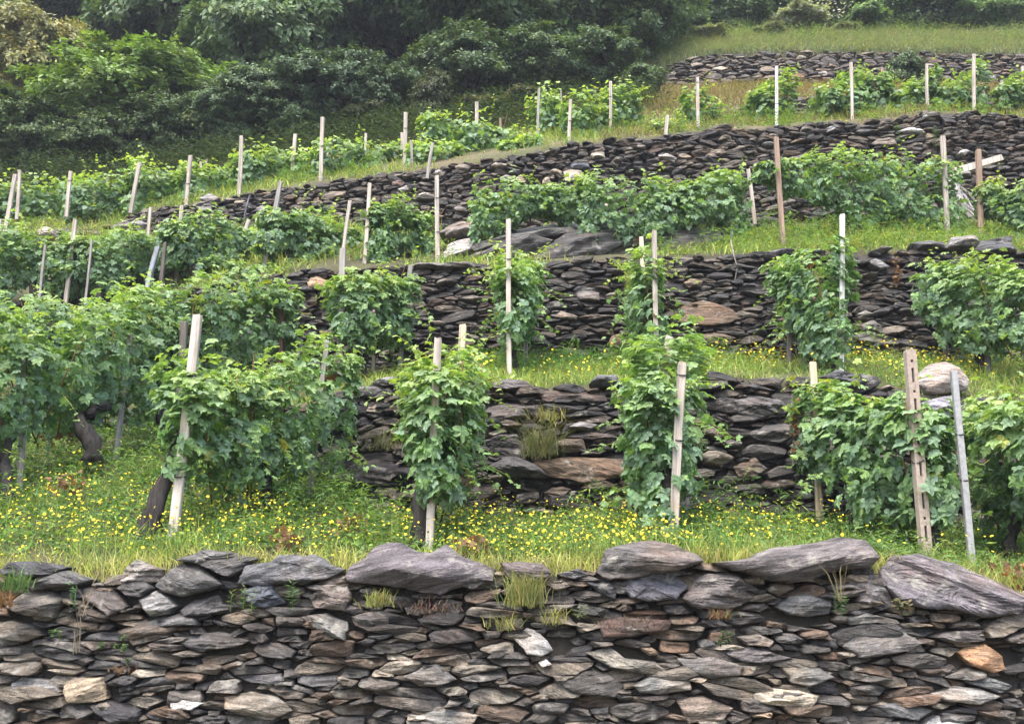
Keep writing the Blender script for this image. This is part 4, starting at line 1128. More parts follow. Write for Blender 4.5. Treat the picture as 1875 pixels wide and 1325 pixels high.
# ------------------------------------------------------------------ leaves
def leaf_template(kind):
    if kind == 'full':
        half = [(0.05, 0.10), (0.22, 0.20), (0.44, 0.14), (0.53, -0.06), (0.40, -0.18), (0.54, -0.40), (0.38, -0.52), (0.20, -0.52), (0.10, -0.84)]
    elif kind == 'mid':
        half = [(0.14, 0.16), (0.46, 0.10), (0.42, -0.2), (0.5, -0.44), (0.2, -0.55)]
    else:
        half = [(0.3, 0.15), (0.5, -0.28)]
    tip = (0.0, -0.95)
    out = [(0.0, 0.02)] if kind != 'far' else []
    out = out + half + [tip] + [(-x, y) for x, y in reversed(half)]
    pts = [(0, -0.25)] + out if kind != 'far' else out
    V = np.array([(x, y, -0.30 * abs(x) ** 1.3 - 0.28 * (y + .2) ** 2 + (0.05 * math.sin(9 * x + 7 * y))) for x, y in pts])
    if kind == 'far':
        F = np.array([(0, k, k + 1) for k in range(1, len(out) - 1)])
    else:
        n = len(out)
        F = np.array([(0, 1 + k, 1 + (k + 1) % n) for k in range(n)])
    return V, F
LEAF = {k: leaf_template(k) for k in ('full', 'mid', 'far')}
LANCE = (np.array([(0, 0, 0), (.10, -.35, .02), (0, -1, -.10), (-.10, -.35, .02)]), np.array([(0, 1, 2), (0, 2, 3)]))
ROUND = (np.array([(0, 0, 0), (.28, -.25, .03), (.25, -.65, 0), (0, -.95, -.12), (-.25, -.65, 0), (-.28, -.25, .03)]), np.array([(0, 1, 2), (0, 2, 3), (0, 3, 4), (0, 4, 5)]))

def orient(nrm, tip):
    z = unit(nrm)
    t = tip - (tip * z).sum(-1, keepdims=True) * z
    y = -unit(t)
    x = np.cross(y, z)
    return np.stack([x, y, z], -1)

def stamp(tmpl, P, R, s, tint):
    V, F = tmpl
    k = len(V)
    s = np.asarray(s)
    W = P[:, None, :] + np.einsum('nij,kj->nki', R, V) * s[:, None, None]
    G = (F[None] + (np.arange(len(P)) * k)[:, None, None]).reshape(-1, F.shape[1])
    return W.reshape(-1, 3), G, np.repeat(tint, k, 0)

LEAF_MESHES = []
for q in range(5):
    V, F = LEAF['full']
    rg = np.random.default_rng(q)
    V2 = V.copy()
    V2[:, 0] *= rg.uniform(.9, 1.15)
    V2[:, 2] += rg.uniform(-.12, .12) * V[:, 0] + rg.uniform(-.25, .1) * V[:, 1] ** 2 + rg.normal(0, .03, len(V))
    LEAF_MESHES.append(make_mesh('leaf', V2, [F], None, False, M_LEAFOBJ))

YOUNG = np.array((0.38, 0.50, 0.12)); FRESHG = np.array((0.220, 0.365, 0.120)); OLDG = np.array((0.135, 0.245, 0.122)); BLUISH = np.array((0.175, 0.285, 0.185))
YELLOW = np.array((0.38, 0.38, 0.07)); RED = np.array((0.16, 0.07, 0.03))

def grapevine(label, st, n, lod='full', leaf=0.114, nobj=0, trunks=(), group='grapevines', shoots=20, seed=0, young=0.35, top_bias=0.0, grapes=0, canes=6, droop=0.0, lift=1.0):
    rg = np.random.default_rng(seed + 100)
    if len(st) == 1:
        a = st[0]; st = [a, (a[0] + (937 - a[0]) * .03, a[1] - 2, a[2] - 4, a[3] + .5, a[4] * .9)]
    top = np.array([at(a[0], a[1], a[3]) for a in st]); bot = np.array([at(a[0], a[2], a[3]) for a in st])
    cen = (top + bot) / 2; hh = (top[:, 2] - bot[:, 2]) / 2; hw = np.array([a[4] for a in st])
    seg = np.linalg.norm(np.diff(cen[:, :2], axis=0), axis=1)
    cum = np.concatenate([[0], np.cumsum(seg)]); Lr = cum[-1]
    def interp(s):
        return np.stack([np.interp(s, cum, cen[:, k]) for k in range(3)], -1), np.interp(s, cum, hh), np.interp(s, cum, hw)
    tx = np.gradient(cen[:, 0], cum) if len(st) > 2 else np.full(len(st), (cen[-1, 0] - cen[0, 0]) / Lr)
    ty = np.gradient(cen[:, 1], cum) if len(st) > 2 else np.full(len(st), (cen[-1, 1] - cen[0, 1]) / Lr)
    mw = hw.mean()
    s = rg.uniform(-mw * .8, Lr + mw * .8, n)
    sc = np.clip(s, 0, Lr)
    over = (s - sc) / (mw * .8)
    c, h, w = interp(sc)
    T = unit(np.stack([np.interp(sc, cum, tx), np.interp(sc, cum, ty), np.zeros(n)], -1))
    Lt = np.stack([T[:, 1], -T[:, 0], np.zeros(n)], -1)
    endk = np.sqrt(np.clip(1 - over ** 2, 0, 1))
    ph = rg.uniform(0, 2 * math.pi, n)
    r = 1 - np.abs(rg.normal(0, .30, n)); r = np.clip(r, 0.05, 1); loose = rg.random(n) < .10; r = np.where(loose, r * rg.uniform(1.0, 1.35, n), r)
    cs, sn = np.cos(ph), np.sin(ph)
    a_ = np.sign(cs) * np.abs(cs) ** .75; b_ = np.sign(sn) * np.abs(sn) ** .75
    # ragged outline: lumps, and long hanging and rising shoots
    pos0 = c + Lt * (a_ * w * endk)[:, None]
    lump = 1 + 1.9 * fbm(pos0[:, 0] * 2.3, pos0[:, 1] * 2.3, (c[:, 2] + b_ * h) * 2.0, seed, 3)
    hole = fbm(pos0[:, 0] * 3.0, pos0[:, 1] * 3.0, (c[:, 2] + b_ * h) * 3.0 + 9, seed + 3, 2)
    P = c + Lt * (a_ * w * endk * r * lump * (.74 + .22 * (b_ + 1)))[:, None] + T * ((s - sc) * r)[:, None]
    P[:, 2] += b_ * h * r * lump * (0.75 + .25 * endk) - droop * np.abs(a_) * h
    out = Lt * (a_)[:, None] * 0.9 + T * over[:, None] * .9
    out[:, 2] += b_ * .8
    out = unit(out + 1e-6)
    nrm = unit(out * .75 + np.array([0, -.12, .55]) + rg.normal(0, .38, (n, 3)))
    tip = unit(np.array([0, 0, -1.0]) + out * .45 + rg.normal(0, .35, (n, 3)))
    hrel = np.clip((P[:, 2] - (c[:, 2] - h)) / (2 * h), 0, 1.2)
    y = np.clip((hrel - .50) * 2.2, 0, 1) * np.clip((r - .55) * 2.5, 0, 1) * rg.uniform(.2, 1.0, n) * (young * 2.8)
    y = np.clip(y, 0, 1)[:, None]
    m_ = rg.uniform(0, 1, n)[:, None]
    tint = OLDG * (1 - m_) + FRESHG * m_
    bl = (rg.random(n) < .35)[:, None]
    tint = np.where(bl, BLUISH * rg.uniform(.85, 1.1, (n, 1)), tint)
    tint = tint * (1 - y) + YOUNG * y
    odd = rg.random(n)
    tint[odd < .006] = YELLOW; tint[(odd > .006) & (odd < .009)] = RED
    tint = tint * rg.uniform(.8, 1.2, (n, 1)) * lift
    size = leaf * rg.uniform(.65, 1.25, n) * (1 - .25 * y[:, 0])
    keep = ~((hole < -.10) & (rg.random(n) < .8))
    P, nrm, tip, tint, size, r, out = P[keep], nrm[keep], tip[keep], tint[keep], size[keep], r[keep], out[keep]
    # young shoots with small leaves
    sp, sn_, stp, st_, ss_ = [], [], [], [], []
    cane = MB()
    for _ in range(shoots):
        s0 = rg.uniform(-mw * .3, Lr + mw * .3); c0, h0, w0 = interp(np.clip(s0, 0, Lr))
        T0 = unit(np.array([np.interp(s0, cum, tx), np.interp(s0, cum, ty), 0])); L0 = np.array([T0[1], -T0[0], 0])
        sd = rg.choice([-1, 1])
        p = c0 + L0 * sd * w0 * rg.uniform(.2, .9) + np.array([0, 0, h0 * rg.uniform(.25, .95)])
        hang = rg.random() < .45
        d = unit(L0 * sd * rg.uniform(.2, 1.0) + np.array([0, -.2, rg.uniform(.25, 1.2)]) + rg.normal(0, .25, 3))
        if hang:
            p = c0 + L0 * sd * w0 * rg.uniform(.6, 1.05) + np.array([0, 0, h0 * rg.uniform(-.9, .3)])
            d = unit(L0 * sd * rg.uniform(.4, 1.0) + T0 * rg.normal(0, .6) + np.array([0, -.25, rg.uniform(-.5, .2)]))
        path = [p]
        for k in range(int(rg.integers(5, 9))):
            p = p + d * leaf * .62
            d = unit(d + np.array([0, 0, -.16]) + rg.normal(0, .1, 3))
            path.append(p)
            side = unit(np.cross(d, rg.normal(0, 1, 3)))
            sp.append(p + side * leaf * .12); sn_.append(unit(np.array([0, -.2, .8]) + rg.normal(0, .4, 3))); stp.append(unit(side + np.array([0, 0, -.6])))
            st_.append((FRESHG * 1.15 if hang else YOUNG) * rg.uniform(.75, 1.1) * lift); ss_.append(leaf * rg.uniform(.45, .85) * (1 - .05 * k))
        cane.tube(path, np.linspace(.005, .002, len(path)), 4, (0.17, 0.19, 0.05))
    nshoot = len(sp)
    if nshoot:
        P = np.concatenate([P, sp]); nrm = np.concatenate([nrm, sn_]); tip = np.concatenate([tip, stp]); tint = np.concatenate([tint, st_]); size = np.concatenate([size, ss_])
        r = np.concatenate([r, np.ones(nshoot)]); out = np.concatenate([out, sn_])
    R = orient(nrm, tip)
    base = np.array(trunks[0][0]) if trunks else np.array([cen[0, 0], cen[0, 1], bot[0, 2] - .3])
    root = empty('grapevine', base)
    tag(root, label, 'grapevine', group)
    sel = np.zeros(len(P), bool)
    if nobj:
        toc = unit(CAM - P)
        px = to_px(P)
        ok = (r > .80) & ((out * toc).sum(1) > .15) & ((R[:, :, 2] * toc).sum(1) > .30) & (px[:, 0] > 0) & (px[:, 0] < 1875) & (size > leaf * .8)
        idx = np.nonzero(ok)[0]
        idx = rg.permutation(idx)[:nobj]
        sel[idx] = True
        for i in idx:
            me = LEAF_MESHES[i % 5]
            o = bpy.data.objects.new('leaf', me)
            sc_ = float(size[i])
            M3 = R[i] * sc_
            q = P[i] - base
            o.parent = root
            o.matrix_basis = Matrix([[*M3[0], q[0]], [*M3[1], q[1]], [*M3[2], q[2]], [0, 0, 0, 1]])
            o.color = (*[float(v) for v in tint[i]], 1)
            C.objects.link(o)
    V, G, Tn = stamp(LEAF[lod], P[~sel], R[~sel], size[~sel], tint[~sel])
    o = obj('foliage', make_mesh('foliage', V - base, [G], Tn, False, M_LEAF), root)
    o['kind'] = 'stuff'
    # canes inside the canopy
    for _ in range(canes):
        s0 = rg.uniform(0, Lr); c0, h0, w0 = interp(s0)
        p = c0 + np.array([rg.normal(0, .05), rg.normal(0, .05), -h0 * 1.15])
        e = c0 + np.array([rg.normal(0, w0 * .5), rg.normal(0, w0 * .5), h0 * rg.uniform(.3, .9)])
        m1 = (p + e) / 2 + rg.normal(0, .06, 3)
        cane.tube([p, m1, e], [.009, .008, .005], 5, np.array((0.16, 0.085, 0.045)) * rg.uniform(.7, 1.2))
    if cane.n:
        o = obj('cane', cane.mesh('cane', M_BARK, True, base), root); o['kind'] = 'stuff'
    for tr in trunks:
        path, r0 = tr[0], tr[1]
        pts = np.array(tr[2]) if len(tr) > 2 else None
        if pts is None:
            b0 = np.array(path); k = 7
            ci, hi, wi = interp(np.clip(((b0 - cen[0])[:2] @ np.array([tx[0], ty[0]])), 0, Lr))
            e = ci + np.array([0, 0, -hi * .2])
            tt = np.linspace(0, 1, k)
            pts = b0 * (1 - tt)[:, None] + e * tt[:, None] + rg.normal(0, .03, (k, 3)) * np.sin(tt * math.pi)[:, None]
        pts = np.vstack([pts[0] - [0, 0, .15], pts])
        tt = np.linspace(0, 1, 13); src = np.linspace(0, 1, len(pts))
        pts = np.stack([np.interp(tt, src, pts[:, k]) for k in range(3)], 1) + rg.normal(0, .012, (13, 3))
        tb = MB(); tb.tube(pts, r0 * (1.15 - .55 * tt) * rg.uniform(.85, 1.2, 13), 14, (0.032, 0.029, 0.027), 1.0, seed)
        obj('trunk', tb.mesh('trunk', M_BARK, True, base), root)
    for k in range(grapes):
        s0 = rg.uniform(0, Lr); c0, h0, w0 = interp(s0)
        T0 = unit(np.array([np.interp(s0, cum, tx), np.interp(s0, cum, ty), 0])); L0 = np.array([T0[1], -T0[0], 0])
        toc = CAM - c0
        sd = 1 if L0 @ toc > 0 else -1
        p = c0 + L0 * sd * w0 * 1.0 + unit(toc) * .10 + np.array([0, 0, -h0 * rg.uniform(-.1, .5)])
        gb = MB()
        for g in range(34):
            q = rg.uniform(0, 1); rad = .038 * (1 - q) ** .6 + .006; th = rg.uniform(0, 6.28)
            cc = np.array([math.cos(th) * rad, math.sin(th) * rad, -q * .16])
            rr = .0085
            V = np.array([(0, 0, 1), (1, 0, 0), (0, 1, 0), (-1, 0, 0), (0, -1, 0), (0, 0, -1)]) * rr + cc
            gb.add(V, [np.array([(0, 1, 2), (0, 2, 3), (0, 3, 4), (0, 4, 1), (5, 2, 1), (5, 3, 2), (5, 4, 3), (5, 1, 4)])])
        o = obj('grape_bunch', gb.mesh('grape_bunch', M_GRAPE, True), root, (p - base).tolist())
    return root

def tr(px, py, Y, r=.05, via=None):
    b0 = at(px, py, Y)
    if via: return (b0, r, [b0] + [at(*v) for v in via])
    return (b0, r)
GV = grapevine
# front terrace
GV('vine with a thick gnarled trunk beside the tall pale square stake', [(345, 665, 905, 8.1, .30), (470, 650, 905, 9.0, .36), (605, 630, 845, 10.0, .33)], 2600, leaf=.116, nobj=260, grapes=6, seed=1,
   trunks=(tr(278, 1003, 8.0, .085, [(272, 960, 8.0), (292, 900, 8.05), (312, 860, 8.1), (340, 800, 8.2)]), tr(492, 905, 9.0, .03), tr(492, 880, 9.1, .025)))
GV('tall leafy vine right behind the twin-humped boulder', [(792, 655, 945, 8.0, .29), (838, 645, 900, 9.3, .31)], 2200, leaf=.116, nobj=230, grapes=4, seed=2, shoots=26,
   trunks=(tr(763, 995, 8.1, .065, [(772, 940, 8.1), (765, 900, 8.1), (790, 850, 8.3)]),))
GV('dense bushy vine with bluish leaves behind a weathered wired stake', [(1208, 660, 955, 8.1, .34), (1222, 630, 870, 9.5, .36)], 2300, leaf=.116, nobj=250, grapes=2, seed=3, young=.2,
   trunks=(tr(1238, 998, 8.05, .07, [(1228, 960, 8.05), (1222, 920, 8.1), (1215, 860, 8.3)]), tr(1168, 962, 8.6, .05)))
GV('broad vine growing round the slotted concrete post', [(1700, 700, 950, 8.1, .28), (1610, 690, 950, 8.8, .34), (1490, 712, 880, 9.8, .28)], 2400, leaf=.116, nobj=250, seed=4, young=.15,
   trunks=(tr(1708, 985, 8.1, .05, [(1700, 950, 8.1), (1680, 920, 8.2), (1660, 860, 8.4)]), tr(1560, 940, 9.2, .03)))
GV('vine filling the right edge beside the smooth metal post', [(1900, 715, 985, 7.9, .38), (1815, 725, 965, 9.0, .33)], 1900, leaf=.116, nobj=170, seed=5, young=.3, trunks=(tr(1850, 1000, 8.4, .05),))
GV('wide vine on a black bent trunk above the flower slope', [(-140, 590, 850, 8.8, .40), (60, 565, 800, 9.8, .42), (200, 555, 770, 10.8, .42), (300, 575, 740, 11.6, .3)], 3600, leaf=.116, nobj=260, seed=6, shoots=20,
   trunks=(tr(172, 818, 10.0, .08, [(155, 790, 10.0), (140, 765, 10.1), (170, 755, 10.3), (200, 740, 10.5)]), tr(20, 935, 9.0, .06, [(12, 890, 9.1), (8, 850, 9.3), (20, 800, 9.5)])))
GV('vine arching behind the tall pale square stake up to the rusty rod', [(260, 515, 710, 11.6, .40), (400, 505, 690, 12.2, .42), (515, 510, 660, 12.8, .28)], 2500, leaf=.116, nobj=200, seed=7, shoots=28,
   trunks=(tr(298, 780, 11.4, .06, [(285, 745, 11.4), (290, 720, 11.5), (300, 690, 11.7)]),))
GV('vine at the left edge seen above the wide vine on a bent trunk', [(-80, 545, 660, 12.4, .45), (60, 545, 660, 12.8, .45), (190, 550, 650, 13.4, .4)], 1700, leaf=.116, nobj=110, seed=8)
# second terrace
GV('vine beside the round orange stone in the second dark wall', [(645, 500, 650, 11.9, .36), (725, 485, 640, 12.8, .36)], 2210, nobj=140, seed=9, trunks=(tr(668, 690, 12.2, .035), tr(738, 690, 12.9, .035)))
GV('leafy column vine on the flowery second terrace', [(940, 475, 620, 11.4, .25), (955, 470, 600, 12.7, .25)], 1950, nobj=140, seed=10, shoots=26, trunks=(tr(942, 690, 11.6, .03),))
GV('vine left of the big brown slab in the second dark wall', [(1188, 470, 640, 11.6, .25), (1180, 480, 600, 12.8, .25)], 1820, nobj=130, seed=11, shoots=26, trunks=(tr(1212, 660, 11.8, .035),))
GV('vine round a whitish stake left of the pale grey stone', [(1515, 455, 640, 11.6, .34), (1460, 480, 615, 12.6, .34)], 2210, nobj=150, seed=12, young=.15, trunks=(tr(1520, 690, 11.7, .055, [(1528, 660, 11.7), (1522, 640, 11.7), (1535, 600, 11.8)]), tr(1485, 665, 12.2, .05)))
GV('vine at the right edge above the pale rounded boulder', [(1880, 485, 650, 11.5, .42), (1790, 485, 630, 12.2, .40), (1715, 475, 580, 12.8, .32)], 2730, nobj=150, seed=13, trunks=(tr(1800, 670, 12.2, .04),))
# third terrace
GV('left half of the long vine trained over the bedrock outcrop', [(885, 350, 446, 15.0, .30), (950, 342, 415, 15.1, .32), (1010, 338, 392, 15.2, .32), (1080, 332, 410, 15.3, .32)], 2210, 'mid', nobj=90, seed=14, young=.35, trunks=(tr(935, 470, 15.2, .04),))
GV('right half of the long trained vine ending at a thin grey stake', [(1080, 333, 440, 15.0, .32), (1140, 328, 462, 15.0, .34), (1210, 322, 440, 15.1, .34), (1280, 318, 405, 15.2, .34), (1345, 308, 436, 15.4, .32)], 3900, 'mid', nobj=110, seed=15, young=.35, shoots=26,
   trunks=(tr(1128, 475, 15.2, .035), tr(1322, 440, 15.3, .05, [(1318, 430, 15.3), (1300, 415, 15.4)])))
GV('arching vine hung between a tall brown stake and the dead branches', [(1412, 298, 330, 15.2, .22), (1480, 288, 365, 15.4, .38), (1560, 280, 410, 15.6, .46), (1640, 285, 400, 15.7, .46), (1735, 295, 430, 15.8, .36)], 3770, 'mid', nobj=130, seed=16, shoots=26, young=.4,
   trunks=(tr(1742, 435, 15.6, .05), tr(1552, 440, 15.7, .03)))
GV('vine at the right edge beside the thick reddish brown stake', [(1890, 340, 440, 15.4, .42), (1815, 345, 390, 15.8, .30)], 1430, 'mid', nobj=60, seed=17, young=.5, trunks=(tr(1870, 445, 15.5, .04),))
GV('round drooping vine in front of the long wall', [(695, 360, 475, 14.6, .30), (770, 378, 475, 15.6, .34)], 2080, 'mid', nobj=100, seed=18, trunks=(tr(690, 488, 14.6, .03),))
GV('sloping vine behind the leaning grey stake by the black hose', [(500, 372, 485, 14.9, .38), (560, 378, 488, 15.2, .40), (632, 410, 488, 15.6, .34)], 2700, 'mid', nobj=90, seed=19, trunks=(tr(520, 500, 14.9, .04),))
GV('vine between two pale stakes and the leaning grey stake', [(320, 405, 490, 15.7, .42), (400, 398, 492, 16.0, .44), (490, 425, 495, 16.3, .40)], 3000, 'mid', nobj=80, seed=20, trunks=(tr(360, 500, 15.6, .05),))
GV('vine in the lower left rows right of the thin crooked stick', [(150, 430, 535, 15.4, .44), (230, 425, 515, 15.9, .44), (312, 422, 490, 16.4, .40)], 3000, 'mid', nobj=80, seed=21, trunks=(tr(180, 545, 15.2, .05),))
GV('vine at the left edge below the smallest pale boulder', [(-60, 425, 540, 15.0, .46), (115, 425, 540, 15.5, .44)], 2800, 'mid', nobj=80, seed=22, trunks=(tr(60, 545, 15.2, .05),))
GV('low vine peeping above the wall end behind the arching vine', [(430, 480, 525, 14.8, .3), (520, 470, 500, 15.2, .25)], 780, 'mid', seed=23)
# upper terrace
U = 'grapevines on the upper terrace'
def GU(label, px, y0, y1, Y, hw, n, seed, lift=1.0, young=.5, end=None):
    up = 13 if px > 980 else 4
    dn = 4 if px > 980 else 14
    st = [(px, y0 - up, y1 + dn, Y, hw * 1.15)]
    if end: st.append((end[0], end[1] - up, end[2] + dn, end[3], hw * 1.15))
    return GV(label, st, int(n * 1.35), 'far', 0.128, 0, (), U, 12, seed, young, canes=2, lift=lift)
GU('leftmost long vine of the upper row beside a leaning pair of stakes', 0, 335, 400, 20.2, .45, 1400, 31, end=(105, 330, 392, 20.6))
GU('thick vine of the upper row between two stakes, a dark trunk below', 150, 325, 400, 20.2, .45, 1500, 32, end=(232, 322, 390, 20.6))
GU('vine right of the stake with a climbing shoot in the upper row', 258, 322, 378, 20.2, .45, 1300, 33, end=(325, 318, 362, 20.8))
GU('low vine beneath the short pale and thin dark pair of stakes', 355, 306, 362, 20.0, .40, 1000, 34, end=(410, 308, 345, 20.6), young=.7)
GU('vine between the bright tall stake and the yellowish vine', 455, 278, 340, 20.0, .45, 1400, 35, end=(515, 290, 330, 20.6))
GU('yellowish vine of the upper row at a tall stake', 545, 285, 325, 20.2, .38, 900, 36, 1.15, 1.0, end=(585, 290, 322, 20.6))
GU('wide dense vine of the upper row right of the tallest bright stake', 605, 268, 325, 20.0, .5, 2000, 37, end=(725, 270, 312, 20.6))
GU('yellow-green low vine at the close trio of stakes', 765, 262, 306, 19.4, .35, 700, 38, 1.1, .9, end=(830, 268, 300, 19.6))
GU('left hump of the crested upper vine under the conifer shrub', 785, 214, 260, 21.0, .35, 800, 39, end=(835, 232, 262, 21.4))
GU('right tall hump of the crested upper vine with a stake in its top', 862, 208, 290, 20.0, .45, 1700, 40, end=(915, 232, 285, 20.4))
GU('pale small vine at the foot of the crested upper vine', 935, 252, 292, 19.4, .32, 700, 41, 1.1, .9, end=(970, 256, 282, 19.6))
GU('left one of the twin upper vines at a slim grey stake', 1000, 188, 256, 20.8, .42, 1300, 42, end=(1032, 200, 256, 21.2))
GU('right one of the twin upper vines on the crest of the long wall', 1055, 196, 272, 19.8, .42, 1500, 43, end=(1090, 215, 272, 20.2))
GU('small upright upper vine under the forest edge', 1128, 172, 242, 20.5, .36, 1100, 44, end=(1152, 188, 238, 20.8))
GU('lowest small vine right on the crest of the long wall', 1208, 240, 284, 19.2, .28, 600, 45, end=(1236, 246, 282, 19.4))
GU('thin straggling vine at a stake before the dry grass slope', 1268, 175, 235, 20.0, .30, 450, 46, 1.0, .5, end=(1298, 205, 235, 20.3))
GU('dense round upper vine left of the short wall', 1400, 178, 228, 19.8, .40, 1500, 47, .95, .35, end=(1428, 155, 225, 20.2))
GU('leaning upper vine right of the short wall', 1520, 175, 214, 19.8, .38, 1100, 48, .95, .3, end=(1562, 138, 212, 20.4))
GU('dome shaped upper vine in front of the topmost wall', 1605, 152, 214, 20.2, .42, 1300, 49, .9, .25)
GU('upper vine slanting up to a stake with a nub', 1655, 178, 212, 20.0, .38, 1200, 50, .9, .3, end=(1698, 140, 208, 20.4))
GU('upper vine slanting up to the tallest far right stake', 1735, 168, 202, 20.2, .38, 1000, 51, .9, .3, end=(1775, 138, 198, 20.6))
GU('last upper vine at the right edge before the topmost wall', 1840, 170, 198, 20.0, .38, 1300, 52, .9, .3, end=(1890, 140, 198, 20.6))
GU('thin climbing shoot beside the leaning upper left stake', 243, 292, 318, 20.3, .12, 90, 53, 1.1, 1.0)
# ------------------------------------------------------------------ grass, herbs, flowers
CHAIN = [(T1, B2), (T2, B3), (T3, B4), (T4, B5), (T5, B6), (T6, H1), (H1, H2)]
def ground(x, y):
    for A, B in CHAIN:
        if y <= B.Y(x): return float(gz(A, B, x, y))
    return float(H2.Z(x))

def scatter(A, B, x0, x1, t0, t1, n, rg, clump=None, thr=0.0):
    x = rg.uniform(x0, x1, n); t = rg.uniform(t0, t1, n)
    y = A.Y(x) * (1 - t) + B.Y(x) * t
    z = A.Z(x) * (1 - t) + B.Z(x) * t
    P = np.stack([x, y + 0.07 * (1 - t), z - 0.02], 1)
    if clump:
        k = fbm(x * clump, y * clump, 3, 77, 3)
        P = P[k > thr]
    return P

def blade_geom(P, h, w, tint, rg, lean=0.35, droop=0.3):
    n = len(P)
    a = rg.uniform(0, 2 * math.pi, n)
    side = np.stack([np.cos(a), np.sin(a), np.zeros(n)], 1)
    d = rg.normal(0, lean, (n, 2)); dirv = np.concatenate([d, np.ones((n, 1))], 1)
    dirv = unit(dirv)
    h = h[:, None]; w = (w * np.ones(n))[:, None]
    m = P + dirv * h * .55
    t = P + dirv * h * .95 + np.concatenate([d * h * droop * 2, -np.abs(rg.normal(0, .12, (n, 1))) * h], 1)
    V = np.stack([P - side * w, P + side * w, m + side * w * .8, m - side * w * .8, t], 1).reshape(-1, 3)
    b = np.arange(n)[:, None] * 5
    F = np.concatenate([b + [0, 1, 2], b + [0, 2, 3], b + [3, 2, 4]]).astype(int)
    return V, F, np.repeat(tint, 5, 0)

G_A = np.array((0.18, 0.31, 0.065)); G_B = np.array((0.29, 0.39, 0.09)); G_Y = np.array((0.46, 0.46, 0.13)); G_D = np.array((0.38, 0.32, 0.17)); G_DK = np.array((0.075, 0.150, 0.045))
def tints(rg, n, cols, wts):
    c = np.array(cols)[rg.choice(len(cols), n, p=np.array(wts) / sum(wts))]
    c2 = np.array(cols)[rg.choice(len(cols), n, p=np.array(wts) / sum(wts))]
    k = rg.random((n, 1))
    return (c * k + c2 * (1 - k)) * rg.uniform(.75, 1.25, (n, 1))

def stuff(name, label, mb_parts, mat, cat):
    V = np.concatenate([p[0] for p in mb_parts]); T = np.concatenate([p[2] for p in mb_parts])
    off, G = 0, {}
    for p in mb_parts:
        G.setdefault(p[1].shape[1], []).append(p[1] + off); off += len(p[0])
    o = obj(name, make_mesh(name, V, [np.concatenate(g) for g in G.values()], T, False, mat))
    tag(o, label, cat, kind='stuff')
    return o

def patchy(P, h, rg, f=.9, s=5, base=.5, k=3.0):
    den = fbm(P[:, 0] * f, P[:, 1] * f * 1.3, s, 31 + s, 3)
    keep = rg.random(len(P)) < np.clip(base + den * k, .05, 1)
    return P[keep], (h * (1 + 1.2 * den))[keep], keep

def herb_geom(P, rg, size, nl, leaf, cols, wts, tmpl=LANCE):
    """Low leafy plants: nl leaves round each point, in a loose dome."""
    n = len(P)
    c = np.repeat(P, nl, 0)
    m = n * nl
    sz = np.repeat(size, nl)
    d = rg.normal(0, 1, (m, 3)); d[:, 2] = np.abs(d[:, 2]) * 1.2; d = unit(d)
    q = c + d * (sz * rg.uniform(.25, 1.0, m))[:, None]
    q[:, 2] += sz * .1
    nrm = unit(np.array([0, 0, .9]) + d * .3 + rg.normal(0, .45, (m, 3)))
    tip = unit(d * np.array([1, 1, .25]) + rg.normal(0, .35, (m, 3)))
    tn = np.repeat(tints(rg, n, cols, wts), nl, 0) * rg.uniform(.8, 1.2, (m, 1))
    return stamp(tmpl, q, orient(nrm, tip), leaf * rg.uniform(.6, 1.3, m), tn)

HEX = (np.concatenate([[(0, 0, .15)], [(math.cos(k * math.pi / 3), math.sin(k * math.pi / 3), -.12) for k in range(6)]]), np.array([(0, 1 + k, 1 + (k + 1) % 6) for k in range(6)]))
def flower_geom(P, rg, r, tint):
    n = len(P)
    nrm = unit(np.array([0, -.45, .8]) + rg.normal(0, .35, (n, 3)))
    tip = rg.normal(0, 1, (n, 3))
    return stamp(HEX, P, orient(nrm, tip), r * rg.uniform(.7, 1.3, n), np.array(tint) * rg.uniform(.8, 1.15, (n, 1)))

rg = np.random.default_rng(100)
# front terrace
P = scatter(T1, B2, -6.5, 8.5, 0, 1, 52000, rg)
den = fbm(P[:, 0] * 1.1, P[:, 1] * 1.6, 5, 31, 3)
P = P[rg.random(len(P)) < np.clip(.50 + den * 3.0, .06, 1)]
den = fbm(P[:, 0] * 1.1, P[:, 1] * 1.6, 5, 31, 3)
near = np.exp(-((P[:, 1] - T1.Y(P[:, 0])) / 0.7) ** 2)
h = rg.uniform(.07, .22, len(P)) * (0.8 + 1.1 * rg.random(len(P)) * near) * (1 + den)
stuff('grass', 'grass and weeds covering the front terrace', [blade_geom(P, h, .0045, tints(rg, len(P), [G_A, G_B, G_Y, G_D, G_DK], [3, 3, 1.6, .6, 2.4]), rg)], M_GRASS, 'grass')
Pl = scatter(T1, B2, -6.5, 8.5, -.02, .045, 7000, rg)
stuff('grass', 'dry yellowish grass fringe behind the capstones', [blade_geom(Pl - [0, .06, .03], rg.uniform(.08, .26, len(Pl)), .0042, tints(rg, len(Pl), [G_B, G_Y, G_D, (.45, .42, .14)], [2, 3, 2, 2]), rg)], M_GRASS, 'grass')
P1 = scatter(T1, B2, -6.5, 8.5, .05, 1, 6500, rg, 1.2, -.05)
P1 = P1[~((P1[:, 0] > -1.6) & (P1[:, 1] > 9.2) & (rg.random(len(P1)) < .85))]
P2 = scatter(T1, B2, -6.5, 8.5, .06, 1, 5200, rg)
Pd = scatter(T1, B2, -6.5, 8.5, .1, 1, 900, rg, 1.0, .06)
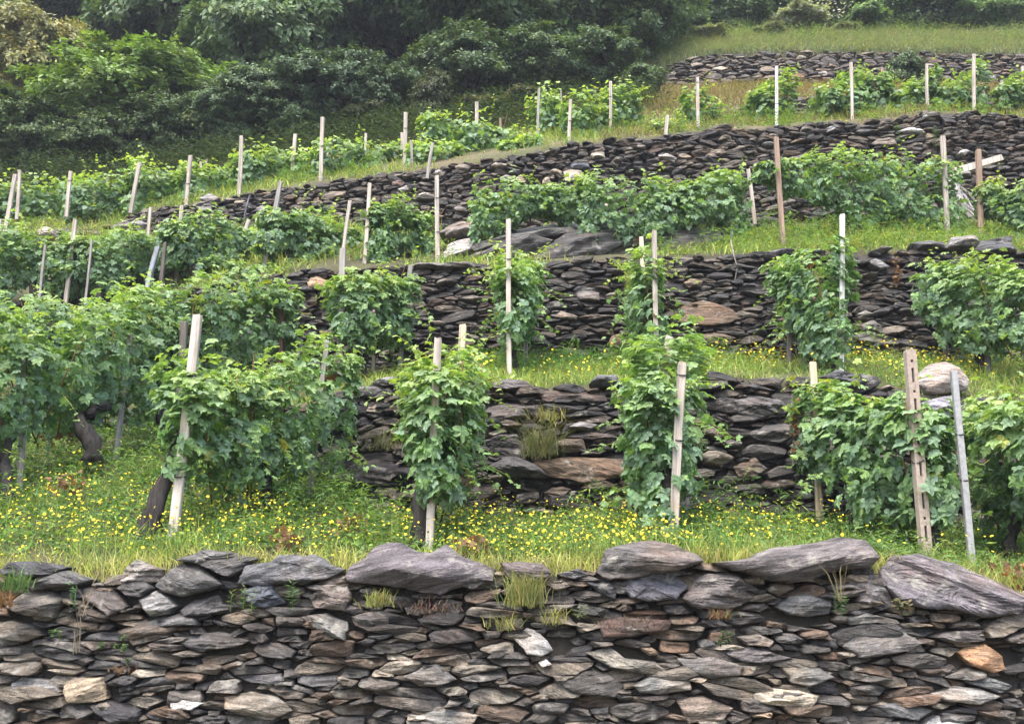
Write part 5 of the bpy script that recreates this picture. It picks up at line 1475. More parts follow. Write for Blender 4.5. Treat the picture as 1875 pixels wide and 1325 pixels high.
parts = [herb_geom(P1, rg, rg.uniform(.08, .34, len(P1)) , 14, .078, [G_A, G_DK, G_B, (.12, .26, .10)], [2, 3, 1.5, 2]), herb_geom(Pd, rg, rg.uniform(.06, .16, len(Pd)), 10, .05, [(.26, .14, .07), (.32, .24, .12), (.2, .11, .06)], [1, 1, 1]),
         herb_geom(P2, rg, rg.uniform(.05, .18, len(P2)), 12, .040, [G_A, G_DK, G_B], [2, 3, 1], ROUND)]
P3 = scatter(T1, B2, -6.5, 8.5, .25, 1.0, 900, rg, .9, -.04); P3 = P3[~((P3[:, 0] > -1.6) & (P3[:, 1] > 8.7) & (rg.random(len(P3)) < .85))]
Pt = np.concatenate([P3[rg.random(len(P3)) < 1.1 - .13 * k] + [0, 0, .085 * k] for k in range(1, 7)])
parts.append(herb_geom(Pt, rg, np.full(len(Pt), .07), 7, .075, [G_A, G_B, (0.09, .19, .06)], [2, 1, 3]))
stuff('weeds', 'mixed leafy weeds growing through the grass of the front terrace', parts, M_GRASS, 'weeds')
cl = scatter(T1, B2, -5.6, 7.6, .0, .62, 850, rg, 1.0, .06)
cl2 = scatter(T1, B2, -5.2, 1.5, .0, .42, 420, rg, 1.3, .0)
cl3 = scatter(T1, B2, -.7, 1.4, .05, .8, 110, rg); cl4 = scatter(T1, B2, 1.7, 4.2, .1, .8, 60, rg)
cl = np.concatenate([cl, cl2, cl3, cl4])
k = 5
Pf = np.repeat(cl, k, 0) + rg.normal(0, 1, (len(cl) * k, 3)) * [.11, .11, .0]
hf = np.repeat(rg.uniform(.10, .34, len(cl)), k) + rg.normal(0, .05, len(Pf))
Fl = Pf.copy(); Fl[:, 2] += np.maximum(hf, .05)
parts = [flower_geom(Fl, rg, rg.uniform(.005, .0135, len(Fl)), (0.80, 0.64, 0.06))]
stuff('yellow_flowers', 'small yellow flowers scattered over the front terrace', parts, M_PETAL, 'flowers')
sd = rg.random(len(Pf)) < .6
V, F, T = blade_geom(Pf[sd], np.maximum(hf, .05)[sd] * 1.02, .0022, tints(rg, int(sd.sum()), [G_A, G_Y, G_B], [2, 1, 2]), rg, .04, .0)
stuff('flower_stems', 'thin stems carrying the yellow flowers on the front terrace', [(V, F, T)], M_GRASS, 'stems')
# second terrace
P = scatter(T2, B3, -9, 9.5, 0, 1, 36000, rg)
h = rg.uniform(.06, .26, len(P)); P, h, _ = patchy(P, h, rg, 1.0, 6)
stuff('grass', 'grass strip on the second terrace below the dark wall', [blade_geom(P, h, .0065, tints(rg, len(P), [G_A, G_B, G_Y, G_D], [2.5, 4, 2.2, .8]), rg)], M_GRASS, 'grass')
P1 = scatter(T2, B3, -9, 9.5, .05, 1, 2600, rg, 1.0, -.1)
P3 = scatter(T2, B3, -.8, 2.4, .3, 1, 330, rg)
stuff('weeds', 'bright green weeds along the foot of the second wall', [herb_geom(P1, rg, rg.uniform(.07, .20, len(P1)), 14, .055, [G_A, G_DK, G_B], [3, 2, 2]),
      herb_geom(np.concatenate([P3 + [0, 0, .09 * q] for q in range(3)]), rg, np.full(3 * len(P3), .12), 10, .06, [(.10, .24, .07), G_A], [3, 1])], M_GRASS, 'weeds')
cl = np.concatenate([scatter(T2, B3, 2.8, 9.3, .1, 1, 260, rg, 1.2, .03), scatter(T2, B3, -1, 2.6, .0, .8, 40, rg), scatter(T2, B3, 4.6, 6.2, .4, 1, 40, rg)])
Pf = np.repeat(cl, 4, 0) + rg.normal(0, 1, (len(cl) * 4, 3)) * [.08, .08, 0]; Pf[:, 2] += rg.uniform(.14, .38, len(Pf))
stuff('yellow_flowers', 'yellow flowers on the second terrace', [flower_geom(Pf, rg, .016, (0.75, 0.60, 0.06))], M_PETAL, 'flowers')
# third terrace
P = scatter(T3, B4, -12, 12, 0, 1, 38000, rg)
h = rg.uniform(.08, .34, len(P)); P, h, _ = patchy(P, h, rg, .8, 7)
stuff('grass', 'grass and tall weeds on the third terrace', [blade_geom(P, h, .009, tints(rg, len(P), [G_A, G_B, G_Y, G_D], [2.5, 3.4, 2.2, 1.2]), rg)], M_GRASS, 'grass')
P1 = scatter(T3, B4, -12, 12, .0, 1, 2600, rg, .8, -.1)
P3 = scatter(T3, B4, 3.2, 9.5, .1, 1, 700, rg, .9, -.1)
stuff('weeds', 'leafy weeds on the third terrace', [herb_geom(P1, rg, rg.uniform(.08, .22, len(P1)), 12, .075, [G_A, G_DK, G_B], [3, 2, 2]), herb_geom(P3, rg, rg.uniform(.15, .30, len(P3)), 16, .08, [G_A, G_B, (.13, .24, .06), G_Y], [3, 3, 2, .6])], M_GRASS, 'weeds')
# upper terraces
P = scatter(T4, B5, -14, 15, 0, 1, 52000, rg)
P, _h, _ = patchy(P, np.ones(len(P)), rg, .7, 8)
P = P[~((P[:, 0] > 5.5) & (P[:, 1] > .25 * T4.Y(P[:, 0]) + .75 * B5.Y(P[:, 0])))]
right = P[:, 0] > 2.0
h = rg.uniform(.10, .38, len(P))
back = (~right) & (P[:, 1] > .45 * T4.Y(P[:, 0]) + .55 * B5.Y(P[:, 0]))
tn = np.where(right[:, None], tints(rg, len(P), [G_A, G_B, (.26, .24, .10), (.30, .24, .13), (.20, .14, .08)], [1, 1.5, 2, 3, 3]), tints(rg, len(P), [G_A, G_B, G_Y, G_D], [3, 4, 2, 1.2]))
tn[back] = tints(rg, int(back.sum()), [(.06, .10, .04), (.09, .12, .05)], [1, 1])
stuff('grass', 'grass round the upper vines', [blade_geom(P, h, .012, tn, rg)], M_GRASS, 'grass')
P = scatter(T5, B6, 1.0, 20, 0, 1, 26000, rg)
h = rg.uniform(.15, .55, len(P))
stuff('dry_grass', 'tawny dry grass on the slope under the topmost wall', [blade_geom(P, h, .014, tints(rg, len(P), [(.30, .25, .14), (.22, .15, .08), (.28, .27, .12), (.17, .22, .08), (.28, .18, .09)], [3, 4, 2, 2, 3]), rg)], M_GRASS, 'grass')
P1 = scatter(T5, B6, 1.0, 20, 0, 1, 1300, rg, .6, -.05)
P2 = scatter(T4, B5, -13, 15, .0, 1, 1200, rg, .6, -.05)
stuff('weeds', 'low weeds among the upper vines', [herb_geom(P1, rg, rg.uniform(.15, .35, len(P1)), 14, .11, [(.13, .19, .06), (.22, .2, .09), (.2, .13, .07), (.12, .09, .06)], [3, 2, 3, 2]), herb_geom(P2, rg, rg.uniform(.12, .28, len(P2)), 12, .10, [G_A, G_B, G_Y], [3, 3, 1])], M_GRASS, 'weeds')
P = scatter(T6, H1, 3.5, 24, -.02, .62, 42000, rg)
lip = P[:, 1] - T6.Y(P[:, 0]) < .45
h = rg.uniform(.22, .60, len(P))
V, F, T = blade_geom(P, h, .015, tints(rg, len(P), [(.24, .28, .18), (.20, .27, .12), (.16, .22, .11), (.34, .33, .22), (.24, .20, .13)], [4, 3, 3, 3, 2]), rg, .30, .5)
stuff('long_grass', 'long pale grass above the topmost wall', [(V, F, T)], M_GRASS, 'grass')
Pl = scatter(T6, H1, 4.0, 24, 0, .02, 5000, rg) + [0, -.12, .02]
V, F, T = blade_geom(Pl * [1, 1, -1], rg.uniform(.15, .6, len(Pl)), .016, tints(rg, len(Pl), [(.10, .085, .06), (.15, .15, .08), (.2, .19, .1)], [2, 2, 1]), rg, .3, .1)
stuff('hanging_grass', 'grass and roots hanging over the lip of the topmost wall', [(V * [1, 1, -1], F[:, ::-1], T)], M_GRASS, 'grass')
P1 = scatter(T6, H1, 3.0, 24, .15, 1.0, 1300, rg, .35, -.04)
stuff('weeds', 'bushy weeds in the long grass above the topmost wall', [herb_geom(P1, rg, rg.uniform(.3, .75, len(P1)), 26, .14, [G_A, (.13, .17, .09), (.10, .15, .08), G_B], [2, 3, 3, 1])], M_GRASS, 'weeds')

Pa = np.concatenate([scatter(T5, B6, -17, 4.2, 0, 1, 1700, rg), scatter(T6, H1, -19, 5.2, 0, .8, 1500, rg), scatter(T4, B5, -15, 2, .75, 1, 500, rg)])
stuff('undergrowth', 'dark leafy undergrowth on the forest floor', [herb_geom(Pa, rg, rg.uniform(.3, .9, len(Pa)), 26, .17, [(.045, .075, .035), (.06, .09, .04), (.08, .08, .045)], [3, 2, 1]), herb_geom(Pa[::3] + [0, 0, .6], rg, np.full(len(Pa[::3]), .5), 16, .15, [(.045, .075, .035), (.06, .09, .04)], [3, 2])], M_GRASS, 'undergrowth')
Pa = scatter(T6, H1, 5.5, 24, .0, 1.05, 900, rg, .5, -.05)
stuff('weeds', 'pale grey-green weed clumps in the long grass of the top slope', [herb_geom(Pa, rg, rg.uniform(.3, .7, len(Pa)), 34, .15, [(.24, .28, .19), (.17, .25, .13), (.30, .31, .20), (.14, .23, .09)], [2, 3, 1, 3])], M_GRASS, 'weeds')
Pa = np.concatenate([scatter(T3, B4, -12, 12, 0, 1, 1500, rg, .8, -.02), scatter(T3, B4, 2.2, 10, .05, .9, 900, rg, .8, -.06), scatter(T2, B3, -9, 9.5, .0, 1, 900, rg, .9, -.02), scatter(T4, B5, -13, 15, 0, .5, 1300, rg, .8, -.05)])
stuff('weeds', 'tall mixed weeds among the vines of the higher terraces', [herb_geom(Pa, rg, rg.uniform(.12, .38, len(Pa)), 18, .085, [G_A, G_B, (.12, .26, .10), G_Y, (.30, .22, .11)], [3, 2, 3, 1, .8])], M_GRASS, 'weeds')

tall = []
for A_, B_, x0_, x1_, t0_, t1_, n_, hh_, lf_ in ((T1, B2, -6.5, 8.5, .45, 1, 330, .42, .075), (T1, B2, -5.5, 7, .02, .3, 130, .22, .05), (T2, B3, -9, 9.5, .05, 1, 300, .42, .075), (T3, B4, 2.0, 10.5, .05, 1, 420, .55, .09), (T3, B4, -11, 2, .1, 1, 220, .45, .085), (T4, B5, -13, 15, .0, .5, 320, .45, .10)):
    Q = scatter(A_, B_, x0_, x1_, t0_, t1_, n_, rg, .8, -.06)
    if A_ is T1: Q = Q[~((Q[:, 0] > -1.6) & (Q[:, 1] > 8.7) & (rg.random(len(Q)) < .85))]
    for q in range(7):
        kk = rg.random(len(Q)) < 1.05 - .09 * q
        R_ = Q[kk] + np.concatenate([rg.normal(0, .03, (int(kk.sum()), 2)), np.full((int(kk.sum()), 1), hh_ * (q + .5) / 7)], 1)
        tall.append(herb_geom(R_, rg, np.full(len(R_), .10 * (1.15 - .1 * q)), 7, lf_, [G_A, (.14, .27, .10), G_B, (.10, .19, .07)], [2, 3, 2, 2]))
stuff('tall_weeds', 'tall leafy weeds standing in clumps on the terraces', tall, M_GRASS, 'weeds')

# ------------------------------------------------------------------ single plants
def plant(name, label, cat, px, py, Y, parts, mat=None, group=None, kind=None):
    base = at(px, py, Y)
    mb = MB()
    for V, F, T in parts: mb.add(V, [F], T)
    o = obj(name, mb.mesh(name, mat or M_GRASS, False, base), None, base.tolist())
    tag(o, label, cat, group, kind)
    return o
def tuft(px, py, Y, n, h, spread, cols, wts, w=.004, lean=.3):
    b0 = at(px, py, Y); rr = np.random.default_rng(int(px * 7 + py))
    P = b0 + rr.normal(0, 1, (n, 3)) * [spread, .04, spread * .25]; P[:, 1] -= .03
    return blade_geom(P, h * rr.uniform(.5, 1.1, n), w, tints(rr, n, cols, wts), rr, lean, .3)
def stemplant(px, py, Y, h, nl, leaf, cols, lean=(0, 0), tmpl=LANCE, stems=1, spread=.03):
    rr = np.random.default_rng(int(px * 3 + py))
    P, D = [], []
    out = []
    for s in range(stems):
        b0 = at(px, py, Y) + rr.normal(0, 1, 3) * [spread, .02, spread * .3] - [0, .04, 0]
        d = np.array([lean[0] + rr.normal(0, .15), -.15 + rr.normal(0, .1), 1.0])
        tt = np.sort(rr.uniform(.1, 1.0, nl))
        q = b0 + d * (tt * h * rr.uniform(.7, 1.1))[:, None]
        a = np.arange(nl) * 2.4 + rr.uniform(0, 6)
        dd = np.stack([np.cos(a), np.sin(a), np.full(nl, .45) - tt * .0], 1)
        P.append(q); D.append(unit(dd))
        e = b0 + d * h
        out.append(blade_geom(np.repeat(b0[None], 2, 0), np.full(2, h), .004, tints(rr, 2, [cols[0]], [1]), rr, .0, 0))
    P = np.concatenate(P); D = np.concatenate(D); n = len(P)
    nrm = unit(np.array([0, -.15, 1]) - D * .3 + rr.normal(0, .2, (n, 3)))
    out.append(stamp(tmpl, P, orient(nrm, D), leaf * rr.uniform(.6, 1.2, n), tints(rr, n, cols, [1] * len(cols))))
    return out
YG = [(.27, .27, .08), (.20, .23, .06), (.30, .24, .10)]
GR = [(.10, .18, .05), (.13, .22, .07), (.07, .13, .04)]
plant('grass_tuft', 'bushy yellow-green tuft growing from the bottom wall under a small dark capstone', 'grass tuft', 958, 1120, 6.95, [tuft(958, 1105, 6.98, 260, .30, .075, YG + GR[:1], [3, 2, 2, 1], .0032, .22), tuft(925, 1150, 6.95, 70, .14, .05, YG, [1, 1, 1], .003, .4), tuft(1010, 1140, 6.95, 60, .16, .05, YG, [1, 1, 1], .003, .4)])
plant('grass_tuft', 'small yellowish tuft in the bottom wall under the twin-humped boulder', 'grass tuft', 688, 1112, 6.95, [tuft(690, 1108, 6.97, 110, .15, .05, YG, [3, 2, 1], .0035, .3)])
plant('grass_tuft', 'spiky green grass clump at the end of the bottom wall', 'grass tuft', 32, 1085, 6.95, [tuft(34, 1080, 6.95, 90, .20, .05, GR, [2, 2, 1], .004, .45)])
plant('fern', 'dry orange fern cut by the edge beside a spiky green grass clump', 'fern', 0, 1110, 6.9, [tuft(2, 1110, 6.9, 90, .18, .04, [(.30, .15, .06), (.22, .13, .07)], [1, 1], .005, .4)])
plant('grass_tuft', 'feathery olive tuft hanging on the slab wall behind the front vines', 'grass tuft', 990, 830, 10.2, [tuft(990, 835, 10.22, 200, .55, .10, [(.16, .17, .06), (.10, .13, .045), (.22, .19, .09)], [2, 2, 1], .004, .35), tuft(1000, 770, 10.3, 90, .22, .12, YG, [1, 1, 1], .005, .5)])
plant('grass_tuft', 'dry olive tuft in the slab wall left of the twin-humped boulder vine', 'grass tuft', 700, 815, 10.2, [tuft(700, 820, 10.2, 110, .3, .10, [(.16, .15, .07), (.10, .11, .045)], [1, 1], .004, .45)])
plant('weed', 'leafy weed with narrow leaves below the large left capstones', 'weed', 443, 1120, 6.92, stemplant(443, 1122, 6.93, .20, 16, .055, GR + YG[:1], (.1, 0), LANCE, 4, .05))
plant('weed', 'upright weed with long narrow leaves on the bottom wall', 'weed', 545, 1118, 6.92, stemplant(545, 1118, 6.92, .24, 26, .085, [(.11, .20, .07), (.08, .16, .05)], (0, 0), LANCE, 1))
plant('weed', 'small round-leaved weed on the bottom wall beside dry twigs', 'weed', 140, 1110, 6.92, stemplant(140, 1112, 6.92, .17, 18, .032, [(.10, .18, .07), (.07, .13, .05)], (-.1, 0), ROUND, 3, .04))
plant('weed', 'little green weed low on the bottom wall', 'weed', 105, 1165, 6.9, stemplant(105, 1168, 6.9, .06, 16, .035, [(.10, .20, .06), (.13, .22, .07)], (0, 0), ROUND, 2, .03))
plant('weed', 'low creeping weed on the bottom wall right of the little green weed', 'weed', 200, 1185, 6.9, stemplant(205, 1188, 6.9, .05, 20, .03, [(.09, .16, .05), (.07, .12, .04)], (.2, 0), ROUND, 6, .12))
plant('weed', 'tall thin weed with bare stems in front of the long purplish slab', 'weed', 1532, 1125, 6.9, stemplant(1532, 1125, 6.9, .16, 26, .03, [(.08, .14, .06), (.11, .17, .07)], (0, 0), ROUND, 3, .035) + [tuft(1532, 1100, 6.88, 9, .42, .02, [(.16, .09, .06), (.2, .16, .08)], [1, 1], .0028, .16)])
plant('weed', 'rusty little plant under the triangular capstone stone', 'weed', 1320, 1135, 6.9, [tuft(1318, 1130, 6.9, 60, .09, .05, [(.24, .12, .07), (.16, .10, .05), (.12, .13, .05)], [2, 1, 1], .004, .6)])
plant('weed', 'flat rosette of grey-green leaves right of the yellow-green tuft', 'weed', 1062, 1125, 6.9, stemplant(1062, 1130, 6.9, .07, 18, .06, [(.13, .15, .08), (.10, .12, .06)], (0, 0), LANCE, 2, .03))
plant('weed', 'succulent rosette under the big domed boulder', 'weed', 1645, 1118, 6.88, stemplant(1645, 1122, 6.88, .08, 22, .05, [(.16, .17, .09), (.22, .14, .10)], (0, 0), ROUND, 3, .04))
plant('weed', 'creeping weed between stones under the rusty little plant', 'weed', 1330, 1175, 6.9, stemplant(1325, 1180, 6.9, .06, 22, .028, [(.07, .12, .05), (.10, .15, .06)], (.2, 0), ROUND, 5, .09))
plant('dry_stems', 'bare greyish twigs standing against the bottom wall near its end', 'dry stems', 145, 1180, 6.85, [tuft(150, 1125, 6.86, 16, .30, .03, [(.24, .19, .15), (.17, .13, .10)], [1, 1], .003, .3), tuft(140, 1195, 6.86, 5, .40, .01, [(.26, .21, .17)], [1], .004, .12)])
plant('moss', 'reddish dry moss patch on the bottom wall below the little tuft', 'moss', 790, 1120, 6.93, [tuft(790, 1118, 6.93, 110, .06, .10, [(.13, .07, .06), (.17, .09, .07)], [1, 1], .004, .7)], kind='stuff')
plant('moss', 'dark reddish moss cushion on the bottom wall left of the triangular stone', 'moss', 1150, 1145, 6.93, [tuft(1150, 1142, 6.93, 150, .05, .13, [(.10, .06, .05), (.13, .08, .06)], [1, 1], .004, .7)], kind='stuff')
plant('dry_stems', 'tiny orange dried plant on the bottom wall above the pale stones', 'dry stems', 225, 1230, 6.9, [tuft(222, 1228, 6.9, 50, .06, .04, [(.26, .13, .09), (.2, .12, .08)], [1, 1], .003, .7)])
for k, (px, py, Y, lab) in enumerate([(525, 1000, 7.7, 'heap of dry brown vine leaves near the tall pale square stake'), (640, 975, 8.4, 'heap of dry reddish leaves before the slab wall left of the twin-humped boulder'),
                                      (872, 1010, 7.7, 'upright clump of dry rusty leaves behind the right hump of the boulder'), (128, 895, 8.9, 'dry brown leaves lying on the flower slope'), (108, 808, 10.6, 'patch of dry leaves under the wide vine on a bent trunk'),
                                      (1455, 790, 9.8, 'hanging dry orange leaves on the slab wall beside the broad vine'), (1640, 505, 13.6, 'dry brown vine shoot hanging down the second wall'), (1866, 1060, 7.3, 'dry reddish leaves beside the big domed boulder')]):
    rr = np.random.default_rng(300 + k)
    n = 46; b0 = at(px, py, Y)
    hang = k in (5, 6)
    q = b0 + rr.normal(0, 1, (n, 3)) * ([.03, .03, .14] if hang else [.09, .07, .05]) + [0, -.05, .02 if hang else .05]
    R = orient(unit(rr.normal(0, 1, (n, 3)) + [0, -.4, .4]), rr.normal(0, 1, (n, 3)) + [0, 0, -.5])
    plant('dead_leaves', lab, 'dead leaves', px, py, Y, [stamp(LEAF['mid'], q, R, .06 * rr.uniform(.6, 1.2, n), tints(rr, n, [(.22, .10, .055), (.28, .15, .08), (.15, .07, .04)], [2, 1, 1]))], M_GRASS, 'heaps of dry leaves')
rootb = MB()
rootb.tube([at(1338, 440, 13.95), at(1344, 468, 13.75), at(1350, 490, 13.7), at(1345, 515, 13.7)], [.011, .009, .007, .004], 5, (0.22, 0.20, 0.18))
o = obj('root', rootb.mesh('root', M_BARK)); tag(o, 'thin pale root dangling over the second wall under the bedrock outcrop', 'root')
for px, py0, py1, Y, lab in [(1710, 275, 225, 17.75, 'tall green weed stalk on the wall behind the pale thick stake'), (1648, 262, 232, 17.9, 'smaller green weed stalk on the wall beside a white block')]:
    hgt = float(at(px, py1, Y)[2] - at(px, py0, Y)[2])
    plant('weed', lab, 'weed', px, py0, Y, stemplant(px, py0, Y, hgt, 40, .10, [(.08, .16, .06), (.10, .19, .08)], (0, 0), LANCE, 1))

# ------------------------------------------------------------------ trees and shrubs
def tree_proto(seed, lobes, per_lobe, per, leaf, rad=(.34, .34, .40), czen=.56, lobe_r=(.11, .19), pad=.035, trunk_r=.020, wide=2.6):
    """Crown of several lobes; every lobe carries drooping sprays of leaves over its upper side, with gaps between."""
    rr = np.random.default_rng(seed)
    cc, od = [], []
    for _ in range(lobes):
        d = unit(rr.normal(0, 1, 3) * [1, 1, 1.15])
        lc = d * np.array(rad) * rr.uniform(.35, .95) + [0, 0, czen]
        lr = rr.uniform(*lobe_r)
        for _ in range(per_lobe):
            e = unit(rr.normal(0, 1, 3)); e[2] = abs(e[2]) * .9 - .25
            p = lc + unit(e) * lr * rr.uniform(.55, 1.15) * [1, 1, .85]
            if p[2] < .03: continue
            cc.append(p); od.append(unit(e + d * .4))
    cc, od = np.array(cc), np.array(od)
    K = len(cc); n = K * per
    c = np.repeat(cc, per, 0); outd = np.repeat(od, per, 0)
    # each cluster is a spray: leaves along a drooping twig
    tw = unit(od * [1, 1, .7] + rr.normal(0, .55, (K, 3)))
    along = rr.uniform(-1, 1, n)
    P = c + np.repeat(tw, per, 0) * (along * pad * 1.6)[:, None] + rr.normal(0, 1, (n, 3)) * [pad * .55, pad * .55, pad * .5]
    P[:, 2] -= (along + 1) ** 2 * pad * .35
    nrm = unit(np.array([0, 0, .42]) + outd * .8 + rr.normal(0, .40, (n, 3)))
    tip = unit(outd + np.array([0, 0, -.6]) + rr.normal(0, .5, (n, 3)))
    T = (LANCE[0] * np.array([wide, 1, 1]), LANCE[1])
    sh = np.repeat(rr.uniform(.75, 1.25, K), per)[:, None] * rr.uniform(.75, 1.25, (n, 1)) * np.ones((n, 3))
    yel = np.repeat(rr.random(K) < .2, per)
    sh[yel] *= [1.25, 1.12, .9]
    V, F, Tn = stamp(T, P, orient(nrm, tip), leaf * rr.uniform(.6, 1.3, n), sh)
    crown = make_mesh('crown', V, [F], Tn, False, M_TREELEAF)
    tb = MB()
    top = np.array([rr.normal(0, .02), rr.normal(0, .02), czen + rad[2] * .4])
    tt = np.linspace(0, 1, 7)[:, None]
    spine = np.array([0, 0, -.02]) * (1 - tt) + top * tt + rr.normal(0, .012, (7, 3)) * np.sin(tt * math.pi)
    tb.tube(spine, trunk_r * (1 - .8 * tt[:, 0]), 7, (.05, .045, .04), .4, seed)
    for k in rr.permutation(K)[:26]:
        e = cc[k]; h = min(.9, max(.15, (e[2] / top[2]) * .7))
        s0 = spine[int(h * 6)]
        m_ = (s0 + e) / 2 + np.array([0, 0, .03]) + rr.normal(0, .01, 3)
        tb.tube([s0, m_, e], [trunk_r * .45, trunk_r * .3, trunk_r * .1], 5, (.05, .045, .04))
    return crown, tb.mesh('trunk', M_BARK, True)

PROT = [tree_proto(k, 26, 24, 60, .033, pad=.032) for k in (1, 2, 3)]
BUSH = [tree_proto(k, 15, 18, 44, .066, (.34, .34, .38), .46, (.10, .2), .06, .014) for k in (11, 12)]
SPIKY = tree_proto(21, 22, 16, 45, .045, (.17, .17, .44), .50, (.06, .12), .05, .014, 1.8)
def tree(proto, px, Y, ytop, wpx, tint, label, cat='tree', group='trees of the forest edge', rot=None, sink=0.02, name='broadleaf_tree', base_y=None):
    rr = np.random.default_rng(int(px * 13 + Y * 7 + 5000))
    x = (px - 937.5) / FPX * Y * 1.1
    for _ in range(4):
        z = ground(x, Y) if base_y is None else float(at(px, base_y, Y)[2])
        dep = Y * math.cos(TH) + (z - 1.6) * math.sin(TH)
        x = (px - 937.5) / FPX * dep
    H = max(.6, float(at(px, ytop, Y)[2]) - z)
    Wd = wpx / FPX * (dep + .1 * H)
    e = empty(name, (x, Y, z - sink * H))
    tag(e, label, cat, group)
    e.rotation_euler = (0, 0, rr.uniform(0, 6.28) if rot is None else rot)
    sxy = Wd / .80
    for nm, me in (('crown', proto[0]), ('trunk', proto[1])):
        o = bpy.data.objects.new(nm, me)
        o.scale = (sxy, sxy, H / .98)
        o.color = (*tint, 1)
        link(o, e)
    return e
BR = (.19, .30, .07); MG = (.12, .19, .075); DG = (.15, .235, .12); DD = (.11, .18, .105); OL = (.21, .21, .085); GB = (.075, .105, .070)
A = PROT
tree(A[0], 225, 26.5, 100, 350, BR, 'bright green rounded tree standing before the dark forest')
tree(A[1], 10, 26.0, 190, 270, (.10, .16, .05), 'mid green tree at the edge left of the bright rounded tree')
tree(BUSH[0], 338, 25.3, 172, 120, (.095, .135, .04), 'small olive tree right beside the bright rounded tree')
tree(A[2], 40, 30, 8, 250, (.30, .29, .11), 'olive-yellow tree high in the corner above the bright rounded tree')
tree(A[1], 185, 39, -60, 330, (.085, .14, .06), 'tall soft green tree between the olive-yellow tree and the dark forest')
tree(A[0], -70, 36, -20, 300, DG, 'dark tree at the edge under the olive-yellow tree')
tree(A[2], 325, 34, -110, 360, (.115, .185, .08), 'tall green tree right behind the bright rounded tree')
tree(A[1], 470, 30, -70, 330, DG, 'dark tall tree behind the bright tall stake')
tree(A[0], 605, 31, -120, 350, DD, 'darkest tall tree behind the wide upper vine')
tree(A[2], 745, 30.5, -140, 370, DD, 'dark tall tree behind the conifer shaped shrub')
tree(A[1], 880, 29.5, -110, 400, (.115, .19, .10), 'broad dark tree with lit sprays above the twin upper vines')
tree(A[0], 1030, 31, -80, 330, DG, 'dark tree above the tall stake at the forest edge')
tree(A[2], 1140, 32, -100, 290, (.115, .19, .095), 'tree at the end of the forest left of the topmost wall')
tree(A[1], 1180, 30.6, -50, 210, (.15, .24, .105), 'greener tree at the forest end beside the grassy slope')
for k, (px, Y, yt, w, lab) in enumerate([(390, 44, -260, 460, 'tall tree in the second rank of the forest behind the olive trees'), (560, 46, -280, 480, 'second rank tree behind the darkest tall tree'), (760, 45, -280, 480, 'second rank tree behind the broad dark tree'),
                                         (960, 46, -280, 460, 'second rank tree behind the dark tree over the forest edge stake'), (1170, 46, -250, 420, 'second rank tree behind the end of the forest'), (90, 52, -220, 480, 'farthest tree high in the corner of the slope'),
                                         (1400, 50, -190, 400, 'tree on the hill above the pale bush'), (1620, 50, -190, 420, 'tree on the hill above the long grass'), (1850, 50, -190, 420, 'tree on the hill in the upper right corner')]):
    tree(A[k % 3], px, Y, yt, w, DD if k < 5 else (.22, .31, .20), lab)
US = 'shrubs under the forest'
for k, (px, Y, yt, w, t, lab) in enumerate([(425, 25.2, 205, 120, DG, 'low dark shrub left of the bright tall stake'), (545, 25.0, 215, 110, DD, 'low dark shrub behind the yellowish upper vine'), (672, 24.8, 190, 90, (.085, .105, .06), 'dim brownish shrub behind the wide upper vine'),
                                            (312, 25.2, 240, 110, DG, 'low dark shrub under the small olive tree'), (135, 25.2, 250, 130, MG, 'low dark shrub under the bright rounded tree'), (15, 25.4, 255, 130, MG, 'low shrub under the mid green edge tree'),
                                            (885, 24.4, 180, 90, (.14, .135, .07), 'brownish undergrowth right of the conifer shaped shrub'), (960, 24.6, 168, 90, (.12, .115, .07), 'tawny undergrowth behind the slim grey stake'),
                                            (1175, 26.4, 112, 80, (.11, .17, .085), 'leafy green shrub at the left end of the topmost wall')]):
    tree(PROT[k % 3] if k < 6 else BUSH[k % 2], px, Y, yt, w, t, lab, 'shrub', US, name='shrub')
for k, (px, Y, yt, w, t, lab) in enumerate([(70, 25.0, 222, 150, MG, 'leafy low tree behind the leftmost pair of upper stakes'), (180, 25.0, 232, 150, (.14, .22, .09), 'leafy low tree hanging over the thick upper vine'), (275, 25.0, 205, 150, (.13, .20, .085), 'low olive tree behind the stake with a climbing shoot'),
                                            (385, 25.2, 180, 150, DG, 'low dark tree behind the tall leaning upper stake'), (478, 25.4, 150, 160, DG, 'low dark tree right of the bright tall stake'), (575, 25.6, 140, 170, DD, 'low dark tree behind the tallest bright stake'),
                                            (668, 25.6, 130, 160, DD, 'low dark tree behind the first of the close trio of stakes'), (860, 27.0, 90, 190, DG, 'low tree with lit sprays above the crested upper vine'), (985, 27.0, 90, 170, DG, 'low tree with lit sprays above the twin upper vines'), (1095, 27.2, 80, 160, DG, 'low tree over the pale bluish bush')]):
    tree(PROT[(k + 1) % 3], px, Y, yt - 25, w * 1.15, tuple(.78 * q for q in t), lab, 'tree')
tree(SPIKY, 792, 24.2, 124, 120, (.085, .105, .055), 'conifer shaped olive shrub rising before the darkest forest', 'shrub', US, name='shrub')
tree(BUSH[0], 1086, 24.6, 168, 62, (.16, .20, .17), 'pale bluish bush under the forest edge', 'shrub', US, name='shrub')
RS = 'shrubs above the topmost wall'
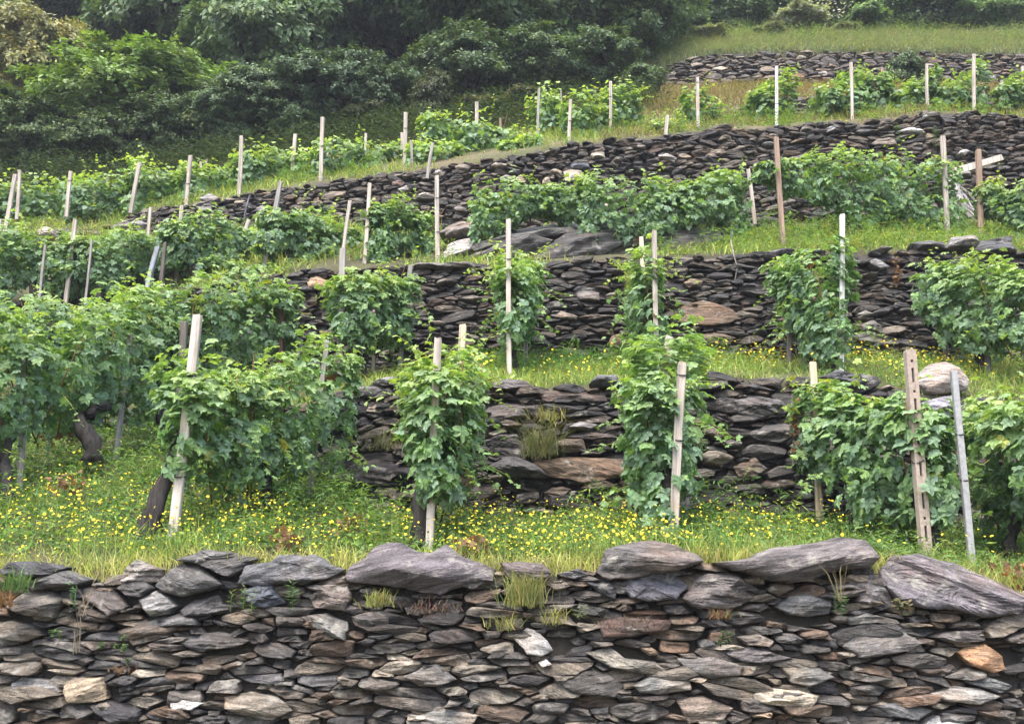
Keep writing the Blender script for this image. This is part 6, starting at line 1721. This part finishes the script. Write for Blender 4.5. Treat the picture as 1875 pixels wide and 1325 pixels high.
for k, (px, Y, yt, w, t, lab) in enumerate([(1240, 33.6, 8, 90, (.17, .27, .13), 'green bush above the left end of the topmost wall'), (1345, 34.4, -25, 100, (.15, .23, .11), 'dark bush left of the pale grey-green bush'), (1462, 34.0, 10, 84, (.38, .43, .33), 'pale grey-green bush in the long grass'),
                                            (1518, 34.9, -40, 105, (.18, .26, .14), 'bush with small white blossoms at the top of the slope'), (1590, 34.0, 14, 80, (.20, .31, .16), 'wide green bush in the long grass'), (1700, 34.8, -30, 120, (.15, .22, .13), 'dark bush at the top right of the slope'),
                                            (1785, 34.2, 2, 95, (.18, .29, .15), 'green bush near the upper right corner'), (1868, 34.8, -20, 110, (.15, .23, .14), 'dark green bush in the upper right corner'), (1296, 32.4, 56, 70, (.30, .34, .24), 'silvery low bush over the corner of the topmost wall'),
                                            (1295, 34.6, -20, 100, (.16, .25, .13), 'leafy bush between the two leftmost green bushes of the top slope'), (1405, 34.9, -35, 110, (.14, .22, .12), 'bush filling the gap left of the pale grey-green bush'), (1650, 34.8, -20, 95, (.17, .27, .14), 'bush right of the wide green bush in the long grass'),
                                            (1745, 34.9, -25, 100, (.16, .25, .13), 'bush behind the green one near the upper right corner'), (1830, 34.3, 6, 80, (.20, .30, .17), 'light green bush close to the upper right corner'), (1405, 32.6, 48, 60, (.27, .31, .21), 'silvery tuft-like bush leaning over the topmost wall'), (1545, 33.0, 42, 55, (.24, .30, .18), 'little pale bush in the middle of the long grass')]):
    e = tree(BUSH[k % 2], px, Y, yt, w, t, lab, 'shrub', RS, name='shrub')
    if k == 3:
        rr = np.random.default_rng(9); nb = 140
        c0 = at(px, 6, Y - 1.3)
        Pb = c0 + rr.normal(0, 1, (nb, 3)) * [.8, .3, .35]
        V, F, T = flower_geom(Pb, rr, .05, (.75, .75, .70))
        me = make_mesh('blossoms', V - np.array(e.location), [F], T, False, M_PETAL)
        o = bpy.data.objects.new('blossoms', me); o['kind'] = 'stuff'
        e.rotation_euler = (0, 0, 0)
        link(o, e)
tree(BUSH[1], 1665, 28.9, 82, 62, (.085, .14, .06), 'young green shrub growing out of the topmost wall', 'shrub', RS, name='shrub', base_y=158)

# ------------------------------------------------------------------ damp air over the slope
HAZE = 0.0008
if HAZE:
    V = np.array([(x, y, z) for z in (-1.0, 62) for y in (-14, 70) for x in (-50, 50)], float)
    me = make_mesh('haze', V, [np.array([(0, 2, 3, 1), (4, 5, 7, 6), (0, 1, 5, 4), (1, 3, 7, 5), (3, 2, 6, 7), (2, 0, 4, 6)])])
    m, nt, out = new_mat('haze')
    pv = N(nt, 'ShaderNodeVolumePrincipled')
    pv.inputs['Color'].default_value = (.84, .88, 1.0, 1)
    pv.inputs['Density'].default_value = HAZE
    nt.links.new(pv.outputs[0], out.inputs['Volume'])
    me.materials.append(m)
    o = obj('haze', me)
    tag(o, kind='stuff')
